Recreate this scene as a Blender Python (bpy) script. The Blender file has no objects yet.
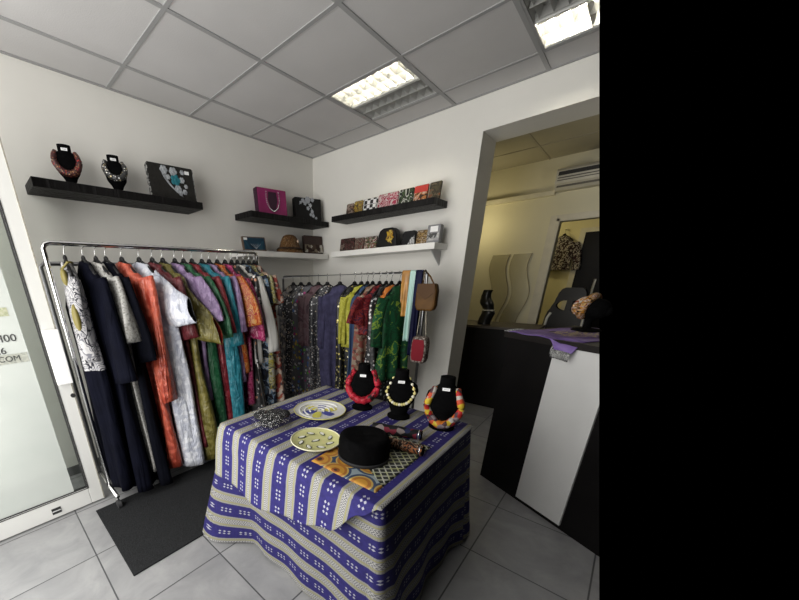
import bpy, bmesh, math, random
from mathutils import Vector, Matrix
from math import sin, cos, pi, radians, sqrt, atan2
rnd = random.Random(7)
sc = bpy.context.scene
COL = sc.collection

# ------------------------------------------------------------------ mesh building
class MB:
    def __init__(s): s.v=[]; s.f=[]; s.uv={}; s.mi=[]
    def add(s, vs, fs, uvs=None, mi=0):
        b=len(s.v); s.v+= [tuple(p) for p in vs]
        for f in fs: s.f.append(tuple(i+b for i in f)); s.mi.append(mi)
        if uvs:
            for i,u in enumerate(uvs): s.uv[b+i]=u
        return s
    def box(s, lo, hi, mi=0, M=None):
        x0,y0,z0=lo; x1,y1,z1=hi
        vs=[(x0,y0,z0),(x1,y0,z0),(x1,y1,z0),(x0,y1,z0),(x0,y0,z1),(x1,y0,z1),(x1,y1,z1),(x0,y1,z1)]
        if M is not None: vs=[tuple(M@Vector(p)) for p in vs]
        return s.add(vs,[(0,3,2,1),(4,5,6,7),(0,1,5,4),(1,2,6,5),(2,3,7,6),(3,0,4,7)],mi=mi)
    def prism(s, poly, z0, z1, mi=0, M=None):
        n=len(poly)
        vs=[(p[0],p[1],z0) for p in poly]+[(p[0],p[1],z1) for p in poly]
        if M is not None: vs=[tuple(M@Vector(p)) for p in vs]
        fs=[tuple(range(n-1,-1,-1)),tuple(range(n,2*n))]+[(i,(i+1)%n,n+(i+1)%n,n+i) for i in range(n)]
        return s.add(vs,fs,mi=mi)
    def loft(s, rings, cap0=True, cap1=True, closed=True, mi=0, uvs=None):
        n=len(rings[0]); vs=[p for r in rings for p in r]; fs=[]
        for k in range(len(rings)-1):
            for i in range(n if closed else n-1):
                j=(i+1)%n; fs.append((k*n+i,k*n+j,(k+1)*n+j,(k+1)*n+i))
        if closed and cap0: fs.append(tuple(range(n-1,-1,-1)))
        if closed and cap1: fs.append(tuple((len(rings)-1)*n+i for i in range(n)))
        return s.add(vs,fs,uvs=uvs,mi=mi)
    def tube(s, path, r, n=10, mi=0, cap=True, closed=False):
        P=[Vector(p) for p in path]; rings=[]; up=None
        R=r if callable(r) else (lambda t:r)
        N=len(P)
        for i,p in enumerate(P):
            if closed: d=P[(i+1)%N]-P[i-1]
            else: d=P[min(i+1,N-1)]-P[max(i-1,0)]
            d.normalize()
            if up is None:
                up=Vector((0,0,1)) if abs(d.z)<.9 else Vector((1,0,0))
            a=d.cross(up)
            if a.length<1e-5: a=d.cross(Vector((0,1,0)))
            a.normalize(); b=d.cross(a).normalized(); up=-b if False else up
            rr=R(i/max(1,N-1))
            rings.append([tuple(p+a*(rr*cos(2*pi*k/n))+b*(rr*sin(2*pi*k/n))) for k in range(n)])
        if closed: rings.append(rings[0]); cap=False
        return s.loft(rings,cap,cap,mi=mi)
    def cyl(s, p0, p1, r0, r1=None, n=16, mi=0):
        r1=r0 if r1 is None else r1
        return s.tube([p0,p1],lambda t:r0+(r1-r0)*t,n,mi)
    def ball(s, c, r, n=10, m=7, sc=(1,1,1), mi=0):
        rings=[]
        for k in range(m+1):
            a=-pi/2+pi*k/m; q=max(cos(a),.02)
            rings.append([(c[0]+r*sc[0]*q*cos(2*pi*i/n),c[1]+r*sc[1]*q*sin(2*pi*i/n),c[2]+r*sc[2]*sin(a)) for i in range(n)])
        return s.loft(rings,mi=mi)
    def grid(s, fn, nu, nv, mi=0, uv=None):
        vs=[];us=[];fs=[]
        for j in range(nv+1):
            for i in range(nu+1):
                vs.append(fn(i/nu,j/nv)); us.append(uv(i/nu,j/nv) if uv else (i/nu,j/nv))
        w=nu+1
        for j in range(nv):
            for i in range(nu): fs.append((j*w+i,j*w+i+1,(j+1)*w+i+1,(j+1)*w+i))
        return s.add(vs,fs,us,mi)
    def build(s, name, mats, parent=None, smooth=False, bevel=0, loc=None, solid=0, subdiv=0, auto=None, weld=False):
        if not isinstance(mats,(list,tuple)): mats=[mats]
        off=Vector((0,0,0))
        q=parent
        while q is not None:
            if q.get('_w'): off=q.matrix_basis.translation.copy()
            q=q.parent
        if loc is not None: off=Vector(loc)
        me=bpy.data.meshes.new(name)
        me.from_pydata([tuple(Vector(p)-off) for p in s.v],[],s.f)
        for i,p in enumerate(me.polygons): p.material_index=s.mi[i]
        if s.uv:
            l=me.uv_layers.new(name='UVMap')
            for lp in me.loops: l.data[lp.index].uv=s.uv.get(lp.vertex_index,(0,0))
        bm=bmesh.new(); bm.from_mesh(me)
        if weld: bmesh.ops.remove_doubles(bm,verts=bm.verts,dist=1e-5)
        bmesh.ops.recalc_face_normals(bm,faces=bm.faces)
        if bevel:
            es=[e for e in bm.edges if len(e.link_faces)==2 and e.calc_face_angle(0)>.6]
            bmesh.ops.bevel(bm,geom=es,offset=bevel,segments=2,profile=.5,affect='EDGES',clamp_overlap=True)
        bm.to_mesh(me); bm.free()
        for m in mats: me.materials.append(m)
        if smooth:
            for p in me.polygons: p.use_smooth=True
        o=bpy.data.objects.new(name,me); COL.objects.link(o)
        if auto:
            try: me.set_sharp_from_angle(angle=radians(auto))
            except Exception: pass
        if parent is not None: o.parent=parent
        elif loc is not None: o.location=loc
        if solid:
            md=o.modifiers.new('thickness','SOLIDIFY'); md.thickness=solid; md.offset=0
        if subdiv:
            md=o.modifiers.new('smooth','SUBSURF'); md.levels=subdiv; md.render_levels=subdiv
        return o

def tag(o,label=None,cat=None,group=None,kind=None):
    if label: o['label']=label
    if cat: o['category']=cat
    if group: o['group']=group
    if kind: o['kind']=kind
    return o
def thing(name,label,cat,loc=(0,0,0),rz=0,group=None,world=False):
    o=bpy.data.objects.new(name,None); COL.objects.link(o); o.location=loc; o.rotation_euler=(0,0,rz)
    o.empty_display_size=.05
    if world: o['_w']=1          # children are given in world coordinates
    return tag(o,label,cat,group)
def struct(o): o['kind']='structure'; return o
def tree(o):
    yield o
    for c in o.children:
        yield from tree(c)
def dup(root):
    """copy a thing with its parts and sub-parts"""
    r=root.copy(); COL.objects.link(r)
    def rec(src,dst):
        for ch in list(src.children):
            c=ch.copy(); COL.objects.link(c); c.parent=dst; rec(ch,c)
    rec(root,r); return r

# ------------------------------------------------------------------ materials
class NB:
    def __init__(s,name):
        s.m=bpy.data.materials.new(name); s.m.use_nodes=True; s.t=s.m.node_tree; s.N=s.t.nodes; s.L=s.t.links
        s.b=s.N['Principled BSDF']
    def new(s,t,**k):
        n=s.N.new(t)
        for a,v in k.items(): setattr(n,a,v)
        return n
    def inp(s,sock,v):
        if v is None: return
        if hasattr(v,'links') or isinstance(v,bpy.types.NodeSocket): s.L.new(v,sock)
        else: sock.default_value=v
    def m_(s,op,a,b=None,c=None):
        n=s.new('ShaderNodeMath',operation=op); s.inp(n.inputs[0],a); s.inp(n.inputs[1],b)
        if c is not None: s.inp(n.inputs[2],c)
        return n.outputs[0]
    def mix(s,f,a,b,mode='MIX'):
        n=s.new('ShaderNodeMix',data_type='RGBA',blend_type=mode); s.inp(n.inputs[0],f)
        s.inp(n.inputs[6],a if not isinstance(a,tuple) else (*a[:3],1)); s.inp(n.inputs[7],b if not isinstance(b,tuple) else (*b[:3],1))
        return n.outputs[2]
    def coord(s,kind='Object'): return s.new('ShaderNodeTexCoord').outputs[kind]
    def map(s,v,scale=(1,1,1),loc=(0,0,0),rot=(0,0,0)):
        n=s.new('ShaderNodeMapping'); s.L.new(v,n.inputs[0]); n.inputs['Scale'].default_value=scale; n.inputs['Location'].default_value=loc; n.inputs['Rotation'].default_value=rot
        return n.outputs[0]
    def noise(s,v,scale=5,detail=3,rough=.5,dist=0):
        n=s.new('ShaderNodeTexNoise'); s.L.new(v,n.inputs['Vector']); n.inputs['Scale'].default_value=scale; n.inputs['Detail'].default_value=detail; n.inputs['Roughness'].default_value=rough; n.inputs['Distortion'].default_value=dist
        return n.outputs['Fac'] if 'Fac' in n.outputs else n.outputs[0]
    def vor(s,v,scale=5,feat='F1',out='Distance',rand=1):
        n=s.new('ShaderNodeTexVoronoi',feature=feat); s.L.new(v,n.inputs['Vector']); n.inputs['Scale'].default_value=scale
        if 'Randomness' in n.inputs: n.inputs['Randomness'].default_value=rand
        return n.outputs[out]
    def ramp(s,f,stops,interp='LINEAR'):
        n=s.new('ShaderNodeValToRGB'); s.L.new(f,n.inputs[0]); cr=n.color_ramp; cr.interpolation=interp
        while len(cr.elements)<len(stops): cr.elements.new(.5)
        for e,(p,c) in zip(cr.elements,stops): e.position=p; e.color=(*c,1)
        return n.outputs[0]
    def bump(s,h,strength=.3,dist=.01):
        n=s.new('ShaderNodeBump'); s.L.new(h,n.inputs['Height']); n.inputs['Strength'].default_value=strength; n.inputs['Distance'].default_value=dist
        s.L.new(n.outputs[0],s.b.inputs['Normal'])
    def fin(s,col,rough=.6,metal=0,spec=None,sheen=0):
        s.inp(s.b.inputs['Base Color'],(*col,1) if isinstance(col,tuple) else col)
        s.inp(s.b.inputs['Roughness'],rough); s.inp(s.b.inputs['Metallic'],metal)
        if spec is not None: s.b.inputs['Specular IOR Level'].default_value=spec
        if sheen: s.b.inputs['Sheen Weight'].default_value=sheen
        return s.m
_seed=[0]
def off():
    _seed[0]+=1; return (_seed[0]*3.17%19,_seed[0]*7.3%23,_seed[0]*1.9%17)
def folds(b,v,k=.5):
    f=b.noise(b.map(v,scale=(1,1,.11)),24,3,.5,.8); b.bump(f,k,.03)
def plain(name,c,rough=.6,metal=0,var=.08,scale=8,bump=0,bscale=60,spec=None,sheen=0):
    b=NB(name); v=b.map(b.coord(),loc=off()); n=b.noise(v,scale,4)
    lo=tuple(x*(1-var) for x in c); hi=tuple(min(1,x*(1+var)) for x in c)
    if bump: b.bump(b.noise(v,bscale,3),bump,.004)
    elif spec is not None and spec<.15: folds(b,v)
    return b.fin(b.ramp(n,[(.3,lo),(.7,hi)]),rough,metal,spec,sheen)
DYE=.62
def dye(c,k=DYE): return tuple(x*k for x in c)
def satin(name,c,c2,rough=.32,scale=6,metal=0,weave=True,k=DYE):
    """shiny cloth with streaks and small jacquard figures in a second tone"""
    c=dye(c,k); c2=dye(c2,k)
    b=NB(name); v=b.map(b.coord(),loc=off(),scale=(1.5,1.5,.7)); n=b.noise(v,scale,5,.6,1.2)
    v2=b.map(b.coord(),loc=off()); f=b.vor(v2,26,'SMOOTH_F1') ; k=b.ramp(f,[(.30,(1,1,1)),(.42,(0,0,0))])
    base=b.ramp(n,[(.3,c),(.72,c2)])
    col=b.mix(b.m_('MULTIPLY',k,.35),base,tuple(min(1,x*1.6+.03) for x in c2))
    b.bump(b.m_('ADD',b.noise(b.map(v2,scale=(1,1,.16)),20,3,.55,1.0),b.m_('MULTIPLY',b.noise(v2,12,4,.6,1.5),.6)),.8,.03)
    return b.fin(col,rough,metal,.5)
def prn(name,cols,scale=18,kind='cells',rough=.65,dist=0,stretch=(1,1,1),metal=0,k=DYE+.06):
    cols=[dye(c,k) for c in cols]
    """printed cloth: hard-edged patches of the listed colours"""
    b=NB(name); v=b.map(b.coord(),loc=off(),scale=stretch)
    if kind=='cells': f=b.new('ShaderNodeSeparateColor'); b.L.new(b.vor(v,scale,'F1','Color'),f.inputs[0]); f=f.outputs[0]
    elif kind=='swirl': f=b.m_('FRACT',b.m_('MULTIPLY',b.noise(v,scale*.25,2,.5,2.5),5))
    elif kind=='flower': f=b.m_('ADD',b.vor(v,scale),b.m_('MULTIPLY',b.noise(v,scale*1.5,2),.25))
    else: f=b.noise(v,scale*.5,3,.55,1.0)
    n=len(cols)
    if kind=='noise': st=[(.32+.36*i/n if i else 0,c) for i,c in enumerate(cols)]
    elif kind=='flower': st=[(.0 if i==0 else .1+.62*i/n,c) for i,c in enumerate(cols)]
    else: st=[(i/n,c) for i,c in enumerate(cols)]
    return b.fin(b.ramp(f,st,'CONSTANT'),rough,metal,.22)
def sequin(name,base,cols,scale=60,dens=.35):
    b=NB(name); v=b.map(b.coord(),loc=off()); d=b.vor(v,scale); 
    sp=b.new('ShaderNodeSeparateColor'); b.L.new(b.vor(v,scale,'F1','Color'),sp.inputs[0])
    pick=b.m_('LESS_THAN',sp.outputs[1],dens); dot=b.m_('MULTIPLY',pick,b.m_('LESS_THAN',d,.42))
    n=len(cols); c=b.ramp(sp.outputs[0],[(i/n,x) for i,x in enumerate(cols)],'CONSTANT')
    b.bump(d,.4,.004)
    return b.fin(b.mix(dot,base,c),.4,b.m_('MULTIPLY',dot,.4))
def metal(name,c=(.75,.75,.75),rough=.2):
    b=NB(name); v=b.coord(); n=b.noise(v,30,2); return b.fin(b.ramp(n,[(.3,tuple(x*.9 for x in c)),(.7,c)]),rough,1)
def emit(name,c,st):
    b=NB(name); b.b.inputs['Emission Color'].default_value=(*c,1); b.b.inputs['Emission Strength'].default_value=st
    return b.fin(c,.5)

def wall_mat(name,c,spots=True,rough=.75):
    b=NB(name); v=b.coord(); n=b.noise(v,2.2,5,.6); col=b.ramp(n,[(.3,tuple(x*.955 for x in c)),(.7,c)])
    if spots:
        d=b.vor(v,2.3); s=b.ramp(b.m_('ADD',d,b.m_('MULTIPLY',b.noise(v,60,2),.05)),[(.045,(1,1,1)),(.06,(0,0,0))])
        col=b.mix(b.m_('MULTIPLY',s,.35),col,tuple(x*.5 for x in c))
    b.bump(b.noise(v,120,3),.12,.003)
    return b.fin(col,rough,0,.3)
def tile_floor(name,pitch,ox,oy,tw=1.0):
    b=NB(name); v=b.coord(); s=b.new('ShaderNodeSeparateXYZ'); b.L.new(v,s.inputs[0])
    def g(c,o):
        f=b.m_('FRACT',b.m_('DIVIDE',b.m_('SUBTRACT',c,o),pitch)); d=b.m_('ABSOLUTE',b.m_('SUBTRACT',f,.5))
        return b.m_('GREATER_THAN',d,.5-.0035/pitch)
    def idx(c,o): return b.m_('FLOOR',b.m_('DIVIDE',b.m_('SUBTRACT',c,o),pitch))
    grout=b.m_('MAXIMUM',g(s.outputs[0],ox),g(s.outputs[1],oy))
    cmb=b.new('ShaderNodeCombineXYZ'); b.L.new(b.m_('MULTIPLY',idx(s.outputs[0],ox),3.7),cmb.inputs[0]); b.L.new(b.m_('MULTIPLY',idx(s.outputs[1],oy),5.3),cmb.inputs[1])
    va=b.new('ShaderNodeVectorMath',operation='ADD'); b.L.new(v,va.inputs[0]); b.L.new(cmb.outputs[0],va.inputs[1])
    n=b.noise(va.outputs[0],4.5,6,.62,.6)
    base=b.ramp(n,[(.25,(.31*tw,.315*tw,.325*tw)),(.5,(.42*tw,.42*tw,.425*tw)),(.75,(.53*tw,.53*tw,.53*tw))])
    col=b.mix(grout,base,(.07,.07,.075))
    b.bump(b.m_('SUBTRACT',1,grout),.4,.003)
    return b.fin(col,b.ramp(n,[(.3,(.42,)*3),(.7,(.3,)*3)]),0,.5)
def cloth_mat(name,P,blue0,blue1,tint=1.0):
    """woven stripes in UV metres: u along, v across"""
    b=NB(name); uv=b.new('ShaderNodeUVMap'); s=b.new('ShaderNodeSeparateXYZ'); b.L.new(uv.outputs[0],s.inputs[0])
    u,v=s.outputs[0],s.outputs[1]
    f=b.m_('FRACT',b.m_('DIVIDE',v,P)); w=blue1-blue0
    g=b.m_('DIVIDE',b.m_('SUBTRACT',f,blue0),w)              # 0..1 in the blue band
    blue=b.m_('MULTIPLY',b.m_('GREATER_THAN',g,0),b.m_('LESS_THAN',g,1))
    # dots : two columns by three, in groups
    pu=.62*P; fu=b.m_('FRACT',b.m_('DIVIDE',u,pu))
    ga=b.m_('SUBTRACT',b.m_('MULTIPLY',g,5),1.5)             # columns at g=.4,.6
    ia=b.m_('SUBTRACT',b.m_('FRACT',ga),.5)
    ina=b.m_('MULTIPLY',b.m_('GREATER_THAN',ga,0),b.m_('LESS_THAN',ga,2))
    gb=b.m_('MULTIPLY',fu,4.4); ib=b.m_('SUBTRACT',b.m_('FRACT',gb),.5); inb=b.m_('LESS_THAN',gb,3)
    r=b.m_('ADD',b.m_('ABSOLUTE',ia),b.m_('ABSOLUTE',ib))
    dot=b.m_('MULTIPLY',b.m_('MULTIPLY',b.m_('LESS_THAN',r,.36),ina),b.m_('MULTIPLY',inb,blue))
    # grey band : position 0..1 across
    f2=b.m_('FRACT',b.m_('SUBTRACT',f,blue1)); h=b.m_('DIVIDE',f2,1-w)
    hc=b.m_('ABSOLUTE',b.m_('SUBTRACT',h,.5))
    yel=b.m_('MULTIPLY',b.m_('GREATER_THAN',hc,.27),b.m_('LESS_THAN',hc,.36))
    zig=b.m_('FRACT',b.m_('ADD',b.m_('DIVIDE',u,P*.075),b.m_('MULTIPLY',b.m_('PINGPONG',h,.125),8)))
    zz=b.m_('MULTIPLY',b.m_('GREATER_THAN',zig,.62),b.m_('LESS_THAN',hc,.2))
    fine=b.m_('GREATER_THAN',b.m_('FRACT',b.m_('DIVIDE',u,P*.05)),.6)
    k=tint
    grey=b.mix(b.m_('MULTIPLY',fine,.22),(.37*k,.36*k,.335*k),(.12*k,.12*k,.12*k))
    grey=b.mix(b.m_('LESS_THAN',hc,.2),grey,(.53*k,.52*k,.50*k))
    grey=b.mix(zz,grey,(.10*k,.10*k,.12*k)); grey=b.mix(yel,grey,(.38*k,.36*k,.16*k))
    nb=b.noise(b.map(b.coord(),loc=off()),60,3); bl=b.ramp(nb,[(.3,(.024*k,.019*k,.14*k)),(.7,(.036*k,.029*k,.20*k))])
    col=b.mix(blue,grey,bl); col=b.mix(dot,col,(.48*k,.48*k,.58*k))
    b.bump(b.noise(b.coord(),220,2),.2,.002)
    return b.fin(col,.75,0,.25)

M={}
M['wall']=wall_mat('painted_plaster',(.80,.785,.735))
M['wall2']=wall_mat('cream_plaster',(.74,.70,.53),False)
M['wall3']=wall_mat('yellow_plaster',(.80,.74,.48),False)
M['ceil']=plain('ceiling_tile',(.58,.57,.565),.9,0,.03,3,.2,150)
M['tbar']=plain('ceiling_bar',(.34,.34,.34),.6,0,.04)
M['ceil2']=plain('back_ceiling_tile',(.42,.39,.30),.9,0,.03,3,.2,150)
M['floor']=tile_floor('grey_floor_tile',.5017,2.894-1.26*1.45,-3.111+.087*1.45,.66)
M['black']=plain('black_lacquer',(.0045,.004,.004),.45,0,.25,5,spec=.16)
M['shelfblack']=plain('black_brown_laminate',(.0065,.006,.006),.5,0,.3,8,spec=.14)
M['shelfwhite']=plain('white_laminate',(.78,.77,.74),.4,0,.03)
M['velvet']=plain('black_velvet',(.0028,.0028,.003),.95,0,.3,30,.3,200,spec=.04)
M['tagw']=plain('white_tag',(.85,.85,.85),.5)
M['chrome']=metal('chrome',(.80,.80,.80),.16)
M['dchrome']=metal('dark_steel',(.30,.30,.31),.3)
M['plastic_black']=plain('black_plastic',(.006,.006,.0065),.45,0,.2,spec=.25)
M['rubber']=plain('dark_rubber',(.025,.025,.027),.7)
M['alu']=plain('white_aluminium',(.74,.74,.71),.35,.1,.03,6)
M['gasket']=plain('black_gasket',(.02,.02,.02),.6)
M['gold']=metal('gold_trim',(.75,.55,.22),.3)
M['silver']=metal('silver_trim',(.82,.82,.84),.25)
def glass_mat():
    b=NB('clear_glass'); n=b.N; tr=n.new('ShaderNodeBsdfTransparent'); tr.inputs[0].default_value=(.93,.96,.94,1)
    gl=n.new('ShaderNodeBsdfGlossy'); gl.inputs['Roughness'].default_value=.02
    fr=n.new('ShaderNodeFresnel'); fr.inputs[0].default_value=1.5
    mx=n.new('ShaderNodeMixShader'); b.L.new(fr.outputs[0],mx.inputs[0]); b.L.new(tr.outputs[0],mx.inputs[1]); b.L.new(gl.outputs[0],mx.inputs[2])
    b.L.new(mx.outputs[0],n['Material Output'].inputs[0]); return b.m
M['glass']=glass_mat()
def wrap_mat():
    b=NB('clear_crinkled_film'); n=b.N; v=b.coord(); tr=n.new('ShaderNodeBsdfTransparent'); tr.inputs[0].default_value=(.95,.95,.95,1)
    gl=n.new('ShaderNodeBsdfGlossy'); gl.inputs['Roughness'].default_value=.12
    bp=n.new('ShaderNodeBump'); bp.inputs['Strength'].default_value=1; bp.inputs['Distance'].default_value=.02; b.L.new(b.noise(v,45,3,.6,1),bp.inputs['Height']); b.L.new(bp.outputs[0],gl.inputs['Normal'])
    k=b.ramp(b.noise(v,38,4,.6,1.5),[(.52,(.05,)*3),(.68,(.4,)*3)])
    mx=n.new('ShaderNodeMixShader'); b.L.new(k,mx.inputs[0]); b.L.new(tr.outputs[0],mx.inputs[1]); b.L.new(gl.outputs[0],mx.inputs[2])
    b.L.new(mx.outputs[0],n['Material Output'].inputs[0]); return b.m
M['wrap']=wrap_mat()
def film_mat():
    b=NB('frosted_film'); n=b.N; tr=n.new('ShaderNodeBsdfTransparent')
    b.fin(b.ramp(b.noise(b.coord(),3,3),[(.3,(.66,.70,.66)),(.7,(.74,.77,.73))]),.5)
    mx=n.new('ShaderNodeMixShader'); mx.inputs[0].default_value=.6
    b.L.new(tr.outputs[0],mx.inputs[1]); b.L.new(b.b.outputs[0],mx.inputs[2]); b.L.new(mx.outputs[0],n['Material Output'].inputs[0]); return b.m
M['film']=film_mat()

# ------------------------------------------------------------------ the room
H=2.705; CY0=-3.72
EYE=Vector((2.89427,-3.11085,1.45)); END_N=Vector((-.971,-.068,-.227)).normalized()
def end_of_room(o,fill=True):
    """the place is known only as far as this line on the right: nothing is built beyond it"""
    me=o.data; bm=bmesh.new(); bm.from_mesh(me); mw=o.matrix_basis.copy()
    p=o.parent
    while p: mw=p.matrix_basis@mw; p=p.parent
    bm.transform(mw)
    g=bm.verts[:]+bm.edges[:]+bm.faces[:]
    r=bmesh.ops.bisect_plane(bm,geom=g,plane_co=EYE,plane_no=END_N,clear_inner=True)
    ed=[e for e in r['geom_cut'] if isinstance(e,bmesh.types.BMEdge)]
    if ed and fill:
        try: bmesh.ops.contextual_create(bm,geom=ed) if len(ed)<3 else bmesh.ops.holes_fill(bm,edges=ed,sides=0)
        except Exception: pass
    bm.transform(mw.inverted()); bm.to_mesh(me); bm.free()
    return o

fl=MB().box((-.1,CY0,-.06),(4.4,4.0,0)); end_of_room(struct(fl.build('floor',M['floor'])))
struct(MB().box((-.12,CY0,0),(0,0,H+.1)).build('wall_left',M['wall']))
struct(MB().box((0,-4.0,0),(.012,-.0,.075)).build('baseboard_left',plain('grey_skirting',(.12,.12,.12),.5)))
wb=MB(); OX=1.775; OZ=2.475; WT=.32
wb.box((-.12,0,0),(OX,WT,H+.1)); wb.box((OX,0,OZ),(3.6,WT,H+.1))
end_of_room(struct(wb.build('wall_back',M['wall'])))

# ceiling : one quad per tile cell, lamps sit in their own openings
gx=[0,.337]+[.337+.6*k for k in range(1,6)]; gy=[0,-.263]+[-.263-.6*k for k in range(1,7)]
holes={(2,1),(4,1)}
cm=MB()
for i in range(len(gx)-1):
    for j in range(len(gy)-1):
        if (i,j) in holes: continue
        x0,x1,y0,y1=gx[i],gx[i+1],gy[j+1],gy[j]
        cm.box((x0,y0,H),(x1,y1,H+.02))
ceil=end_of_room(struct(cm.build('ceiling',M['ceil'])))
tb=MB(); w=.012
for x in gx[1:]: tb.box((x-w,gy[-1],H-.005),(x+w,0,H+.001))
for y in gy[1:]: tb.box((0,y-w,H-.0045),(gx[-1],y+w,H+.001))
tb.box((0,gy[-1],H-.006),(.02,0,H+.001)); tb.box((0,-.02,H-.0055),(gx[-1],0,H+.001))
end_of_room(struct(tb.build('trim_1',M['tbar'])))

# back room
BY=2.15; DX0=2.04; DZ=2.03
bw=MB(); bw.box((.3,BY,0),(DX0,BY+.12,H)); bw.box((DX0,BY,DZ),(3.2,BY+.12,H))
end_of_room(struct(bw.build('wall_backroom',M['wall2'])))
struct(MB().box((.2,WT,0),(.3,BY+.12,H)).build('wall_backroom_side',M['wall2']))
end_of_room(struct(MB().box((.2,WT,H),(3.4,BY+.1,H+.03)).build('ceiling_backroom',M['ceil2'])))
t2=MB(); t2.box((1.79,WT,H-.004),(1.81,BY,H+.001)); t2.box((.3,1.55,H-.0045),(3.3,1.57,H+.001)); t2.box((.3,.95,H-.0045),(3.3,.97,H+.001))
end_of_room(struct(t2.build('trim_2',plain('cream_ceiling_bar',(.36,.33,.26),.6))))
cas=MB(); cas.box((DX0-.10,BY-.022,0),(DX0,BY,DZ+.07)); cas.box((DX0,BY-.022,DZ),(3.2,BY,DZ+.07)); cas.box((DX0-.03,BY-.034,0),(DX0-.005,BY-.02,DZ+.03)); cas.box((DX0-.03,BY-.034,DZ+.005),(3.2,BY-.02,DZ+.03))
end_of_room(struct(cas.build('trim_3',plain('cream_casing',(.66,.62,.50),.5))))
struct(MB().box((1.0,3.9,0),(3.2,4.0,H)).build('wall_far',M['wall3']))
end_of_room(bpy.data.objects['wall_far'])
struct(MB().box((.9,BY+.12,0),(1.0,4.0,H)).build('wall_far_side',M['wall3']))
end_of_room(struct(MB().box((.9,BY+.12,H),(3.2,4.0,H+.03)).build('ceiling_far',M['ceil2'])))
# far black door with its cream casing
d2=thing('door_2',None,None,(2.5,3.88,0),world=True); struct(d2)
end_of_room(MB().box((2.12,3.855,0),(2.95,3.899,2.03)).build('door_panel',M['black'],d2))
c2=MB(); c2.box((2.05,3.84,0),(2.12,3.9,2.09)); c2.box((2.12,3.84,2.03),(2.95,3.9,2.09))
end_of_room(c2.build('door_frame',plain('pale_casing',(.74,.70,.56),.5),d2))
# cable trunking along the back room wall
end_of_room(struct(MB().box((.3,BY-.06,2.315),(1.93,BY,2.365)).build('trim_4',plain('cream_trunking',(.70,.66,.52),.5))))

# ------------------------------------------------------------------ recessed louvre lamps
tube_m=emit('lit_fluorescent_tube',(1.0,.94,.78),50)
louv=plain('brushed_louvre',(.62,.62,.60),.28,.6,.05)
white_in=plain('white_reflector',(.80,.80,.78),.4)
off_m=plain('unlit_tube',(.70,.70,.70),.4)
def louvre_lamp(label,x0,y0,lit_high,name='ceiling_light'):
    x1,y1=x0+.6,y0+.6
    r=thing(name,label,'ceiling light',(x0+.3,y0+.3,H),group=None,world=True)
    h=MB(); a=.016
    h.box((x0+a,y0+a,H+.10),(x1-a,y1-a,H+.11)); 
    for b in (((x0+a,y0+a),(x0+a+.004,y1-a)),((x1-a-.004,y0+a),(x1-a,y1-a)),((x0+a,y0+a),(x1-a,y0+a+.004)),((x0+a,y1-a-.004),(x1-a,y1-a))):
        h.box((*b[0],H-.002),(*b[1],H+.11))
    h.box((x0+a,y0+.297,H+.0),(x1-a,y0+.303,H+.11))
    h.build('housing',white_in,r)
    f=MB()
    for b in (((x0,y0),(x0+.024,y1)),((x1-.024,y0),(x1,y1)),((x0,y0),(x1,y0+.024)),((x0,y1-.024),(x1,y1))): f.box((*b[0],H-.004),(*b[1],H+.002))
    f.build('frame',M['tbar'],r)
    for hi in (0,1):
        c=y0+.155+.29*hi; lm=MB()
        for yy in (c-.125,c-.005,c+.115): lm.box((x0+.03,yy-.0015,H),(x1-.03,yy+.0015,H+.045))
        for k in range(9):
            xx=x0+.05+.0625*k
            lm.add([(xx-.010,c-.125,H+.045),(xx+.010,c-.125,H+.045),(xx,c-.125,H),(xx-.010,c+.125,H+.045),(xx+.010,c+.125,H+.045),(xx,c+.125,H)],[(0,1,2),(3,5,4),(0,3,4,1),(1,4,5,2),(2,5,3,0)])
        lm.build('louvre',louv,r)
        t=MB().cyl((x0+.04,c,H+.072),(x1-.04,c,H+.072),.014,n=12)
        lit=(hi==lit_high)
        t.build('tube',tube_m if lit else off_m,r,smooth=True)
    return r
louvre_lamp('recessed louvre ceiling light nearer the room corner, its far half lit',.937,-.863,0)
f2=louvre_lamp('recessed louvre ceiling light at the right edge, cut off by the end of the room',2.137,-.863,1)
for c in list(f2.children): end_of_room(c,c.name.startswith('tube'))

# ------------------------------------------------------------------ glass door leaf with opening hours
LX=.54
dr=thing('door_1',None,None,(LX,-3.2,0),world=True); struct(dr)
y1=-2.80; ys=-2.878; y0=-3.7
DT=2.20
fm=MB(); fm.box((LX-.045,ys,.012),(LX,y1+.0,DT)); fm.box((LX-.045,y0,.012),(LX,ys,.135)); fm.box((LX-.045,y0,DT-.08),(LX,ys,DT)); fm.box((LX-.045,y0-.07,.012),(LX,y0,DT))
fm.build('frame',M['alu'],dr,bevel=.004)
g=MB(); g.box((LX-.03,ys-.008,.13),(LX-.012,ys+.002,DT-.08)); g.box((LX-.03,y0,.13),(LX-.012,ys,.143)); g.box((LX+.0,ys-.001,.135),(LX+.002,ys+.005,DT-.08)); g.box((LX,y0,.133),(LX+.002,ys,.139))
g.build('gasket',M['gasket'],dr)
g=MB(); g.box((LX+.0005,y1-.006,.02),(LX+.006,y1,DT)); g.build('edge_seal',plain('grey_brush_seal',(.30,.28,.23),.7,0,.4,40),dr)
MB().box((LX-.026,y0,.14),(LX-.020,ys,DT-.08)).build('glass_pane',M['glass'],dr)
hp=MB(); hp.box((LX+.003,-2.872,.885),(LX+.035,-2.795,1.21)); hp.build('handle_plate',plain('white_handle',(.86,.86,.85),.4),dr,bevel=.004)
MB().cyl((LX,-2.812,.80),(LX+.012,-2.812,.80),.013).build('lock',M['gasket'],dr,smooth=True,auto=40)
lb=MB().box((LX+.0005,-3.10,.042),(LX+.003,-3.05,.085)).build('label_plate',M['gasket'],dr)
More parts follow.
